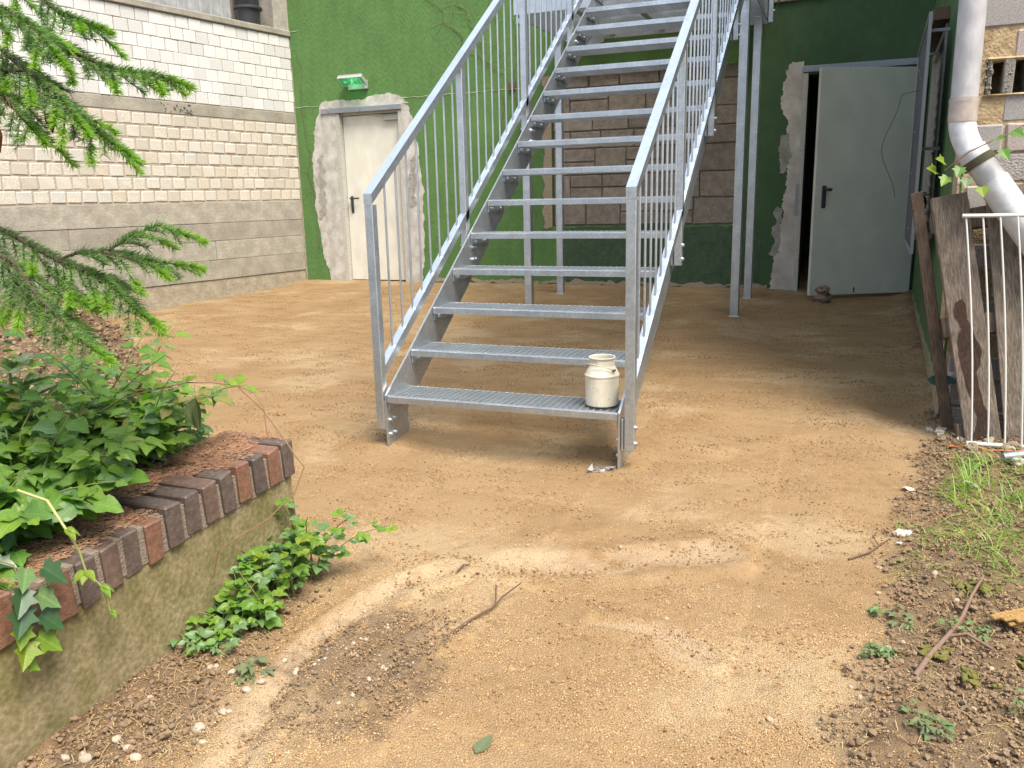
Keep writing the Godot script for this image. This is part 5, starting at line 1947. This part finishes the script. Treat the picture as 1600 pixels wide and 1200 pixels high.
	# ivy trailing over the coping
	var iv := thing("ivy_trail", "dark ivy strand hanging over the planter coping", "ivy", Vector3(0.40, 0.3, 2.32))
	var spots := [Vector3(0.4, 0.407, 2.326), Vector3(0.4, 0.392, 2.26), Vector3(0.4, 0.359, 2.343), Vector3(0.4, 0.335, 2.282), Vector3(0.4, 0.32, 2.349), Vector3(0.4, 0.281, 2.285), Vector3(0.4, 0.277, 2.353), Vector3(0.4, 0.233, 2.299), Vector3(0.4, 0.233, 2.352), Vector3(0.4, 0.182, 2.334)]
	var sm := MB.new()
	sm.tube([Vector3(-0.16, 0.14, 0.0), Vector3(-0.04, 0.13, 0.0), Vector3(-0.015, 0.07, 0.0), Vector3(-0.02, -0.02, 0.0), Vector3(-0.02, -0.12, 0.01)], 0.002, 5)
	part("stem", sm.mesh(), mat("ivy_stem", Color(0.16, 0.1, 0.05), 0.8), iv)
	for k in spots.size():
		var p: Vector3 = spots[k] - Vector3(0.40, 0.3, 2.32)
		var side := 1.0 if k % 2 == 0 else -1.0
		var dd := Vector3(0.35, -0.75, 0.55 * side)
		var young: bool = k >= 6
		part("leaf", leaf_kind("ivy")[k % 3], (bright if k != 8 else lime) if young else (dark if k % 3 else cool), iv, Transform3D(face(dd, Vector3(1.0, 0.5, 0.05 * side)).scaled_local(Vector3.ONE * (0.5 if k == 9 else r.randf_range(0.85, 1.1))), p - dd.normalized() * 0.02))
	var iv2 := thing("ivy_patch", "mat of dark ivy leaves on the bed next to the coping", "ivy", on(0.06, 2.34, 0.0))
	for k in 60:
		var p := Vector3(r.randf_range(-0.22, 0.2), 0.03 + 0.14 * r.randf(), r.randf_range(-0.22, 0.16))
		var dd := Vector3(r.randf_range(-0.3, 1), r.randf_range(-0.7, 0.1), r.randf_range(-0.8, 0.8))
		part("leaf", leaf_kind("ivy")[k % 3], [dark, dark, deep, cool][k % 4], iv2, Transform3D(face(dd, Vector3(0.5, 1.0, 0.1)).scaled_local(Vector3.ONE * r.randf_range(0.7, 1.1)), p))
	var sm2 := MB.new()
	for k in 6:
		sm2.tube([Vector3(-0.2 + 0.06 * k, 0.0, -0.15), Vector3(-0.1 + 0.05 * k, 0.06, 0.0), Vector3(0.02 * k, 0.09, 0.12)], 0.002, 5)
	part("stem", sm2.mesh(), mat("ivy_stem", Color.WHITE, 1), iv2)
	# a pale shoot hanging down in front of the coping
	var sh := thing("hanging_shoot", "pale young bramble shoot hanging in front of the clinker coping", "shoot", Vector3(0.42, 0.3, 2.15))
	var hp := [Vector3(0.25, 0.56, 2.2), Vector3(0.36, 0.55, 2.21), Vector3(0.42, 0.49, 2.22), Vector3(0.42, 0.424, 2.193), Vector3(0.42, 0.366, 2.183), Vector3(0.42, 0.306, 2.145), Vector3(0.42, 0.257, 2.132), Vector3(0.42, 0.231, 2.129)]
	for k in hp.size():
		hp[k] -= sh.position
	var m := MB.new()
	m.tube(hp, [0.0036, 0.0036, 0.0034, 0.0032, 0.003, 0.0028, 0.0024, 0.002], 7)
	part("stem", m.mesh(), mat("pale_stem", Color(0.34, 0.36, 0.14), 0.6), sh)
	for k in [2, 4, 5, 7]:
		for bl in [-0.9, 0.0, 0.9]:
			var dd := Vector3(0.5, -0.35, -0.6 if k != 4 else 0.7).rotated(Vector3.UP, bl)
			part("leaf", leaf_kind("small")[1], bright if k % 2 else lime, sh, Transform3D(face(dd, Vector3(0.3, 1, 0)).scaled_local(Vector3.ONE * (0.9 if k < 7 else 0.6)), hp[k]))
	# arching bramble
	var br := thing("arching_bramble", "bare bramble cane arching over the coping down to the sand", "bramble", Vector3(0.35, 0.4, 1.65))
	var bp := [Vector3(0.0, 0.62, 1.72), Vector3(0.13, 0.68, 1.74), Vector3(0.242, 0.71, 1.728), Vector3(0.328, 0.728, 1.688), Vector3(0.4, 0.727, 1.66), Vector3(0.469, 0.717, 1.634), Vector3(0.543, 0.646, 1.621), Vector3(0.6, 0.57, 1.615), Vector3(0.639, 0.515, 1.614), Vector3(0.668, 0.477, 1.611), Vector3(0.64, 0.4, 1.63), Vector3(0.581, 0.332, 1.682), Vector3(0.446, 0.243, 1.757), Vector3(0.42, 0.15, 1.76)]
	for k in bp.size():
		bp[k] -= br.position
	m = MB.new()
	m.tube(bp, 0.0021, 6)
	part("cane", m.mesh(), mat("bramble_cane", Color(0.22, 0.13, 0.07), 0.75), br)
	for k in [2, 3, 5]:
		for bl in [-1.0, 0.0, 1.0]:
			var dd := Vector3(0.3 if k < 5 else -0.2, 0.55, -0.5).rotated(Vector3.UP, bl)
			part("leaf", leaf_kind("round")[1] if k == 5 else leaf_kind("small")[2], lime, br, Transform3D(face(dd, Vector3(0.2, 1, 0.5)).scaled_local(Vector3.ONE * 0.95), bp[k]))
	m = MB.new()
	m.tube([bp[5], bp[5] + Vector3(0.05, -0.02, -0.01), bp[5] + Vector3(0.09, -0.06, 0.0), bp[5] + Vector3(0.095, -0.17, 0.0)], 0.0015, 5)
	part("side_shoot", m.mesh(), mat("bramble_cane", Color.WHITE, 1), br)
	# a folded dead leaf hanging from the cane
	var pod := thing("hanging_leaf", "folded grey green leaf dangling from the bramble cane", "leaf", Vector3(0.358, 0.725, 1.685))
	m = MB.new()
	m.tube([Vector3.ZERO, Vector3(0.002, -0.045, 0.004)], 0.0008, 4)
	part("stalk", m.mesh(), mat("bramble_cane", Color.WHITE, 1), pod)
	var pg := leaf_mat("leaf_dull", Color(0.17, 0.21, 0.1), 0.6)
	for s in [-0.25, 0.35]:
		part("leaf", leaf_mesh(0.1, 0.045, 1.1, 0.05), pg, pod, Transform3D(face(Vector3(s * 0.15, -1, 0.05), Vector3(s, 0.1, 1)), Vector3(0.002, -0.04, 0.004)))
	# seedlings and leaves on the border
	var gb := "small weeds on the soil border"
	var low := [mid, leaf_mat("leaf_wilted2", Color(0.2, 0.24, 0.12), 0.7), cool, leaf_mat("leaf_dusty", Color(0.17, 0.24, 0.1), 0.7)]
	for p in [[2.30, 1.0, 0.05, "flat weed rosette on the soil border by the long stick"], [2.27, 1.2, 0.045, "creeping weed on the soil border next to the sand"], [2.36, 1.55, 0.07, "leafy weed clump at the near end of the soil border"], [2.62, 1.45, 0.09, "dark weed clump beside the mossy soil"], [2.5, 1.05, 0.05, "little weed beside the orange wood chunk"]]:
		plant("border_weed", p[3], "weed", on(p[0], p[1], 0.0), 0.05, 5, p[2], Vector3.ZERO, "small", low, 2, int(p[0] * 1000 + p[1] * 77), gb, true, 0.6)
	# fallen green leaf on the sand, a vine leaf at the pipe, a tuft at the corner
	single("fallen_leaf", leaf_mesh(0.085, 0.038, 0.1, 0.02), leaf_mat("leaf_fallen", Color(0.2, 0.24, 0.13), 0.6), "single dull green leaf lying flat on the sand", "leaf", "", Transform3D(face(Vector3(0.1, 0, -1), Vector3.UP), on(1.36, 1.96, 0.006)))
	var vl := thing("pipe_creeper", "green creeper shoot growing over the rain pipe collar", "creeper", Vector3(2.64, 1.38, -0.9))
	m = MB.new()
	m.tube([Vector3(-0.12, -0.06, 0.0), Vector3(-0.03, 0.02, 0.04), Vector3(0.05, 0.06, 0.03), Vector3(0.12, 0.09, 0.0), Vector3(0.2, 0.14, -0.02)], 0.003, 6)
	part("stem", m.mesh(), mat("ivy_stem", Color.WHITE, 1), vl)
	for p in [[-0.13, -0.02, 0.02, lime], [-0.16, -0.06, 0.02, lime], [-0.11, -0.09, 0.03, bright], [-0.06, -0.05, 0.03, deep], [0.07, 0.07, 0.05, mid], [0.1, 0.02, 0.05, deep], [0.14, 0.1, 0.02, deep], [0.2, 0.15, 0.0, mid], [0.03, -0.14, 0.06, lime], [-0.03, -0.1, 0.05, silver]]:
		part("leaf", leaf_kind("ivy")[1], p[3], vl, Transform3D(face(Vector3(p[0] * 3.0, r.randf_range(-0.6, 0.3), 0.5), Vector3(0, 0.6, 1)).scaled_local(Vector3.ONE * 0.95), Vector3(p[0], p[1], p[2])))
	var ct := thing("corner_sprig", "blue green three-leaf sprig at the green wall corner", "sprig", Vector3(2.6, 0.29, -1.06))
	m = MB.new()
	m.tube([Vector3(0.02, -0.25, 0.06), Vector3(0.01, -0.1, 0.05), Vector3(0, 0, 0.03)], 0.003, 6)
	part("stem", m.mesh(), mat("ivy_stem", Color.WHITE, 1), ct)
	var blue := leaf_mat("leaf_blue", Color(0.06, 0.15, 0.11), 0.45)
	for k in 4:
		var dd: Vector3 = [Vector3(-1, 0.2, 0.3), Vector3(0.1, -0.8, 0.6), Vector3(0.9, 0.3, 0.4), Vector3(-0.2, 0.5, 0.5)][k]
		part("leaf", leaf_kind("broad")[k % 3], blue, ct, Transform3D(face(dd, Vector3(0, 0.7, 1)).scaled_local(Vector3.ONE * 1.0), Vector3(0, 0, 0.03)))

# ---------------------------------------------------------------- grass
func build_grass() -> void:
	var r := rng(131)
	var shapes := []
	for k in 3:
		var m := MB.new()
		var c := 0.3 + 0.35 * k
		var prev := [Vector3(-0.0022, 0, 0), Vector3(0.0022, 0, 0)]
		for i in 5:
			var t := (i + 1) / 5.0
			var w := 0.0022 * (1.0 - t * t)
			var p := Vector3(0, 0.13 * t * (1.0 - 0.35 * c * t), 0.13 * c * t * t)
			var cur := [p + Vector3(-w, 0, 0), p + Vector3(w, 0, 0)]
			m.quad(prev[0], prev[1], cur[1], cur[0], Vector3(0, 0.4, -1))
			prev = cur
		shapes.append(m.mesh())
	var root := Node3D.new()
	root.name = "grass"
	add_child(root)
	tag(root, "trampled green grass on the soil border beside the wire rack", "grass", "", "stuff")
	var gm := []
	for c in [Color(0.17, 0.29, 0.055), Color(0.13, 0.23, 0.05), Color(0.30, 0.33, 0.12)]:
		var m := StandardMaterial3D.new()
		m.albedo_color = c.linear_to_srgb()
		m.roughness = 0.5
		m.backlight_enabled = true
		m.backlight = lin(c.r * 2.0, c.g * 2.0, c.b)
		m.cull_mode = BaseMaterial3D.CULL_DISABLED
		gm.append(m)
	for k in 3:
		var where := []
		for tuft in 48:
			var x := r.randf_range(2.58, 3.15)
			var z := r.randf_range(-0.45, 0.55)
			if tuft > 34:
				x = r.randf_range(2.38, 2.7)
				z = r.randf_range(0.25, 0.75)
			if x < 2.5 + 0.25 * absf(z - 0.1) and tuft <= 34:
				continue
			var lean := r.randf() * TAU
			for b in r.randi_range(5, 16):
				var q := Vector3(x + r.randf_range(-0.05, 0.05), 0, z + r.randf_range(-0.05, 0.05))
				q.y = gh(q.x, q.z) - 0.004
				var az := lean + r.randf_range(-1.0, 1.0)
				var sc := r.randf_range(0.5, 1.3) * (0.75 if tuft > 34 else 1.0)
				where.append(Transform3D(Basis.from_euler(Vector3(r.randf_range(0.1, 1.1) if tuft <= 34 else r.randf_range(0.7, 1.35), az, 0), EULER_ORDER_YXZ).scaled_local(Vector3.ONE * sc), q))
		scatter("blades", shapes[k], gm[k], where, root)
	# dry stalks and root fibres in the soil
	var dry := []
	for k in 1700:
		var x := r.randf_range(2.15, 2.95)
		var z := r.randf_range(-0.9, 1.9)
		if k % 3 == 0:
			x = r.randf_range(0.38, 0.75)
			z = r.randf_range(1.6, 2.4)
		if soil_amount(x, z) < 0.4:
			continue
		dry.append(Transform3D(Basis.from_euler(Vector3(PI / 2 - r.randf_range(0.0, 0.25), r.randf() * TAU, 0), EULER_ORDER_YXZ).scaled_local(Vector3(0.5, r.randf_range(0.25, 0.7), 0.5)), on(x, z, 0.006)))
	var ds := scatter("dry_stalks", shapes[1], mat("dry_stalk", Color(0.33, 0.24, 0.12), 0.9), dry, self)
	tag(ds, "dry straw and root fibres strewn over the bare soil", "straw", "", "stuff")
	# yellow-green moss cushions on the border
	var mm := mat("moss_cushion", Color(0.15, 0.14, 0.03), 0.97, 0, texs["fine"], Vector3.ONE * 7, texs["rough_n"], 2.0)
	var mi := 0
	for p in [[2.55, 0.78], [2.62, 0.72], [2.42, 1.2], [2.52, 1.3], [2.66, 1.18]]:
		var m := MB.new()
		for k in 16:
			add_lump(m, r, Vector3(r.randf_range(-0.05, 0.05), 0.0, r.randf_range(-0.035, 0.035)), r.randf_range(0.008, 0.018), 0.5, 1)
		single("moss_cushion", m.mesh(), mm, "yellow green moss cushion on the bare soil border", "moss", "moss on the soil border", Transform3D(Basis.IDENTITY, on(p[0], p[1], 0.006)))
		mi += 1

# ---------------------------------------------------------------- the spruce
const SPRUCE := [
	[Vector3(-0.084,1.748,2.049),Vector3(0.160,1.624,2.000),Vector3(0.222,1.578,2.004),Vector3(0.298,1.521,2.006),Vector3(0.383,1.465,2.003),Vector3(0.440,1.418,2.010),Vector3(0.542,1.353,2.003)],
	[Vector3(-0.003,1.774,1.956),Vector3(0.187,1.681,1.917),Vector3(0.236,1.656,1.919),Vector3(0.295,1.622,1.920),Vector3(0.392,1.578,1.907),Vector3(0.459,1.560,1.900),Vector3(0.533,1.549,1.889),Vector3(0.603,1.524,1.882)],
	[Vector3(0.003,1.866,1.876),Vector3(0.156,1.762,1.853),Vector3(0.208,1.725,1.855),Vector3(0.262,1.707,1.851),Vector3(0.335,1.676,1.843)],
	[Vector3(0.127,1.633,2.103),Vector3(0.262,1.511,2.096),Vector3(0.323,1.450,2.105),Vector3(0.386,1.397,2.111)],
	[Vector3(0.052,1.794,2.039),Vector3(0.202,1.712,2.017),Vector3(0.291,1.662,2.011),Vector3(0.375,1.576,2.017)],
	[Vector3(0.158,1.564,2.074),Vector3(0.296,1.557,2.050),Vector3(0.394,1.493,2.055),Vector3(0.476,1.416,2.070)],
	[Vector3(-0.183,1.289,2.145),Vector3(0.135,1.192,2.054),Vector3(0.220,1.150,2.044),Vector3(0.295,1.113,2.036),Vector3(0.355,1.092,2.031),Vector3(0.422,1.073,2.023),Vector3(0.468,1.038,2.026),Vector3(0.521,0.996,2.029),Vector3(0.576,0.965,2.028)],
	[Vector3(0.298,1.114,2.038),Vector3(0.355,1.134,2.006),Vector3(0.399,1.129,1.985),Vector3(0.449,1.160,1.953),Vector3(0.510,1.192,1.916),Vector3(0.596,1.157,1.885)],
	[Vector3(0.422,1.131,2.006),Vector3(0.472,1.115,1.982),Vector3(0.517,1.109,1.958),Vector3(0.612,1.088,1.918)],
	[Vector3(0.215,1.150,2.040),Vector3(0.302,1.075,2.060),Vector3(0.367,1.042,2.079),Vector3(0.440,1.010,2.094)],
	[Vector3(0.163,1.161,2.147),Vector3(0.271,1.113,2.133),Vector3(0.340,1.037,2.141),Vector3(0.414,0.979,2.143),Vector3(0.467,0.936,2.149),Vector3(0.537,0.900,2.148)],
	[Vector3(-0.069,1.236,2.001),Vector3(0.065,1.120,2.012),Vector3(0.147,1.041,2.035),Vector3(0.228,0.964,2.058)],
]

func along_path(path: Array, t: float) -> Vector3:
	var f := t * (path.size() - 1)
	var i := mini(int(f), path.size() - 2)
	return path[i].lerp(path[i + 1], f - i)

func needle_run(path: Array, r: RandomNumberGenerator, from: float, density: float, scale: float, where: Array) -> void:
	var ln := 0.0
	for i in path.size() - 1:
		ln += path[i].distance_to(path[i + 1])
	var count := int(ln * density)
	for k in count:
		var t := lerpf(from, 1.0, r.randf())
		var p := along_path(path, t)
		var ax: Vector3 = (along_path(path, minf(t + 0.05, 1.0)) - along_path(path, maxf(t - 0.05, 0.0))).normalized()
		var side := ax.cross(Vector3.UP).normalized()
		var up := side.cross(ax)
		var a := r.randf() * TAU
		# most needles stand to the sides and above
		if sin(a) < -0.3 and r.randf() < 0.6:
			a = -a
		var d := (side * cos(a) + up * sin(a) * 0.75 + ax * r.randf_range(0.45, 1.0)).normalized()
		where.append(Transform3D(face(d, up).scaled_local(Vector3(1, 1, scale * r.randf_range(0.75, 1.15))), p))

func build_spruce() -> void:
	var r := rng(141)
	var o := thing("spruce_tree", "spruce with fresh light green tips reaching over the planted bed", "tree", on(-0.75, 2.35, 0.0))
	var bark := mat("spruce_bark", Color(0.10, 0.07, 0.05), 0.95, 0, texs["fine"], Vector3(4, 2, 4), texs["rough_n"], 2.0)
	var needle := MB.new()
	needle.tube([Vector3(0, 0, 0), Vector3(0, 0.0003, 0.006), Vector3(0, 0, 0.022)], [0.0007, 0.0009, 0.00025], 4, false)
	var nm := needle.mesh()
	var nmats := []
	for c in [Color(0.11, 0.2, 0.06), Color(0.19, 0.33, 0.08), Color(0.26, 0.42, 0.06)]:
		var m := StandardMaterial3D.new()
		m.albedo_color = c.linear_to_srgb()
		m.roughness = 0.32
		m.backlight_enabled = true
		m.backlight = lin(minf(1, c.r * 1.6), minf(1, c.g * 1.6), c.b)
		nmats.append(m)
	var tr := []
	var tw := []
	for k in 9:
		tr.append(Vector3(0.02 * sin(k * 1.7), 0.6 * k - 0.1, 0.02 * cos(k * 1.3)))
		tw.append(lerpf(0.085, 0.02, k / 8.0))
	var m := MB.new()
	m.tube(tr, tw, 12)
	part("trunk", m.mesh(), bark, o)
	var twigs_all := []
	for b in SPRUCE.size():
		var path := []
		for p in SPRUCE[b]:
			path.append(p - o.position)
		var twigs := [path]
		var full: Array = path
		if b in [0, 1, 2, 3, 4, 5, 6, 10, 11]:
			# join it to the trunk, outside the picture
			var y0: float = path[0].y + 0.12
			full = [Vector3(0.0, y0, 0.0), Vector3(path[0].x * 0.5, y0 - 0.02, path[0].z * 0.5)] + path
			# twigs on the stretch between trunk and spray
			var inner := [full[1], full[1].lerp(path[0], 0.5), path[0]]
			twigs.append(inner)
			for k in 9:
				var t := (k + r.randf()) / 9.0
				var q := along_path(inner, t)
				var ax: Vector3 = (path[0] - full[1]).normalized()
				var side := ax.cross(Vector3.UP).normalized() * (1.0 if k % 2 == 0 else -1.0)
				var d := (ax * 0.7 + side * 0.8 + Vector3.DOWN * r.randf_range(0.1, 0.4)).normalized()
				twigs.append([q, q + d * 0.06, q + d * 0.12 + Vector3.DOWN * 0.01, q + d * 0.17 + Vector3.DOWN * 0.03])
		m = MB.new()
		var rad := []
		for i in full.size():
			rad.append(lerpf(0.0085 if full.size() > path.size() else 0.004, 0.0016, float(i) / (full.size() - 1)))
		m.tube(full, rad, 7)
		var br := part("branch", m.mesh(), bark, o)
		# side twigs in the plane of the branch
		var ln: float = path[0].distance_to(path[-1])
		var n := int(ln / 0.025)
		for k in n:
			var t := lerpf(0.12, 0.9, (k + r.randf() * 0.4) / n)
			var p := along_path(path, t)
			var ax: Vector3 = (along_path(path, minf(t + 0.08, 1.0)) - along_path(path, maxf(t - 0.08, 0.0))).normalized()
			var side := ax.cross(Vector3.UP).normalized() * (1.0 if k % 2 == 0 else -1.0)
			var l := (0.055 + 0.085 * (1.0 - t)) * r.randf_range(0.7, 1.2)
			var d := (ax * 0.8 + side * 0.75 + Vector3.DOWN * r.randf_range(0.1, 0.55)).normalized()
			var tp := [p]
			for i in 4:
				p += d * l / 4
				d = (d + Vector3.DOWN * 0.08 + Vector3(r.randf_range(-0.1, 0.1), r.randf_range(-0.1, 0.1), r.randf_range(-0.1, 0.1))).normalized()
				tp.append(p)
			twigs.append(tp)
		for k in range(1, twigs.size()):
			if twigs[k].size() == 3:
				continue
			m = MB.new()
			var tr2 := []
			for i in twigs[k].size():
				tr2.append(lerpf(0.0016, 0.0008, float(i) / twigs[k].size()))
			m.tube(twigs[k], tr2, 5)
			part("twig", m.mesh(), bark, br)
		var lists := [[], [], []]
		for k in twigs.size():
			var tp: Array = twigs[k]
			if k == 0:
				needle_run(tp, r, 0.06, 700.0, 1.0, lists[0])
				needle_run(tp, r, 0.5, 350.0, 1.0, lists[1])
			else:
				needle_run(tp, r, r.randf_range(0.0, 0.35), r.randf_range(450.0, 850.0), r.randf_range(0.8, 1.05), lists[r.randi() % 2])
				needle_run(tp, r, 0.1, 350.0, 0.9, lists[0])
			# this year's growth at the ends
			var e: Vector3 = tp[-1]
			var dir: Vector3 = (tp[-1] - tp[-2]).normalized()
			if k == 0 or r.randf() < 0.2:
				var tip := [e - dir * 0.01, e + dir * 0.018, e + dir * 0.04 + Vector3.DOWN * 0.003]
				if k == 0:
					tip = [e - dir * 0.05, e, e + dir * 0.025 + Vector3.DOWN * 0.003]
				needle_run(tip, r, 0.0, 2600.0, 0.95, lists[2])
		for k in 3:
			if lists[k].size():
				scatter("needles", nm, nmats[k], lists[k], br)
	# a few dead brown leaves caught in it
	var brown := leaf_mat("leaf_dead", Color(0.26, 0.11, 0.03), 0.7)
	for p in [Vector3(0.245, 1.53, 2.06), Vector3(0.25, 1.42, 2.1), Vector3(0.35, 1.46, 2.03)]:
		single("caught_leaf", leaf_mesh(0.05, 0.03, 0.9, 0.5), brown, "curled brown dead leaf caught in the spruce twigs", "leaf", "dead leaves in the spruce", Transform3D(face(Vector3(r.randf_range(-0.5, 0.5), -1, 0.3), Vector3(0.5, 0.3, 1)), p))

# ---------------------------------------------------------------- unseen hedge added behind the camera, to darken fronts and the steel
func build_hedge() -> void:
	var r := rng(151)
	var o := thing("added_hedge", "unseen tall green hedge added behind the camera to darken the steel", "hedge", Vector3(2.0, 0, 8.6))
	var lm := leaf_mesh(0.2, 0.13, 0.3, 0.3)
	var green := leaf_mat("leaf_hedge", Color(0.08, 0.16, 0.05), 0.6)
	var where := []
	for k in 5200:
		var p := Vector3(r.randf_range(-7.0, 7.0), 0, r.randf_range(-0.5, 0.6))
		p.y = r.randf_range(-0.1, 3.4 + 0.4 * na.get_noise_1d(p.x * 3.0))
		where.append(Transform3D(face(Vector3(r.randf_range(-1, 1), r.randf_range(-0.8, 0.4), r.randf_range(-1, 0.3)), Vector3(0, 1, -0.4)), p))
	scatter("foliage", lm, green, where, o)
	for k in 8:
		var m := MB.new()
		var x := -6.3 + 1.8 * k
		m.tube([Vector3(x, -0.3, 0.1), Vector3(x + 0.05, 1.5, 0.12), Vector3(x - 0.03, 2.9, 0.1)], [0.06, 0.045, 0.02], 8)
		part("trunk", m.mesh(), mat("spruce_bark", Color.WHITE, 1), o)

# ---------------------------------------------------------------- scene
func _ready() -> void:
	var cam := Camera3D.new()
	cam.name = "camera"
	cam.position = Vector3(2.1167, 1.2382, 3.5509)
	cam.rotation = Vector3(-0.2201, 0.3829, -0.0223)
	cam.fov = 49.66
	cam.near = 0.02
	cam.far = 300.0
	cam.current = true
	add_child(cam)

	var sky_mat := ProceduralSkyMaterial.new()
	sky_mat.sky_top_color = Color(0.80, 0.87, 0.97)
	sky_mat.sky_horizon_color = Color(0.84, 0.88, 0.93)
	sky_mat.sky_curve = 0.2
	sky_mat.ground_bottom_color = Color(0.42, 0.38, 0.32)
	sky_mat.ground_horizon_color = Color(0.6, 0.58, 0.54)
	sky_mat.sky_energy_multiplier = 0.62
	var sky := Sky.new()
	sky.sky_material = sky_mat
	var env := Environment.new()
	env.background_mode = Environment.BG_SKY
	env.sky = sky
	env.tonemap_mode = Environment.TONE_MAPPER_LINEAR
	env.tonemap_exposure = 4.85
	env.sdfgi_enabled = true
	env.ssao_enabled = true
	env.ssil_enabled = true
	var we := WorldEnvironment.new()
	we.name = "environment"
	we.environment = env
	add_child(we)

	var sun := DirectionalLight3D.new()
	sun.name = "sun"
	sun.light_color = Color(1.0, 0.965, 0.91)
	sun.light_energy = 0.5
	sun.light_angular_distance = 28.0
	sun.shadow_enabled = true
	add_child(sun)
	sun.look_at_from_position(Vector3(0.5, 1.0, 0.36) * 10.0, Vector3.ZERO)

	na.seed = 3
	na.frequency = 0.35
	na.fractal_octaves = 3
	nb.seed = 5
	nb.frequency = 0.35
	nb.fractal_octaves = 3
	nc.seed = 8
	nc.frequency = 0.5
	nc.fractal_octaves = 2
	nd.seed = 9
	nd.frequency = 0.02
	nd.fractal_octaves = 2
	make_leaf_texture()

	build_ground()
	build_white_wall()
	build_green_house()
	build_annex()
	build_planter()
	build_stair()
	build_milk_can()
	build_exit_light()
	build_pipe()
	build_pallet()
	build_wire_rack()
	build_spruce()
	build_bed_plants()
	build_wall_vine()
	build_grass()
	stones_near_gable()
	build_litter()
	build_gravel()
	build_clods()
	build_hedge()
	build_sand_crumbs()
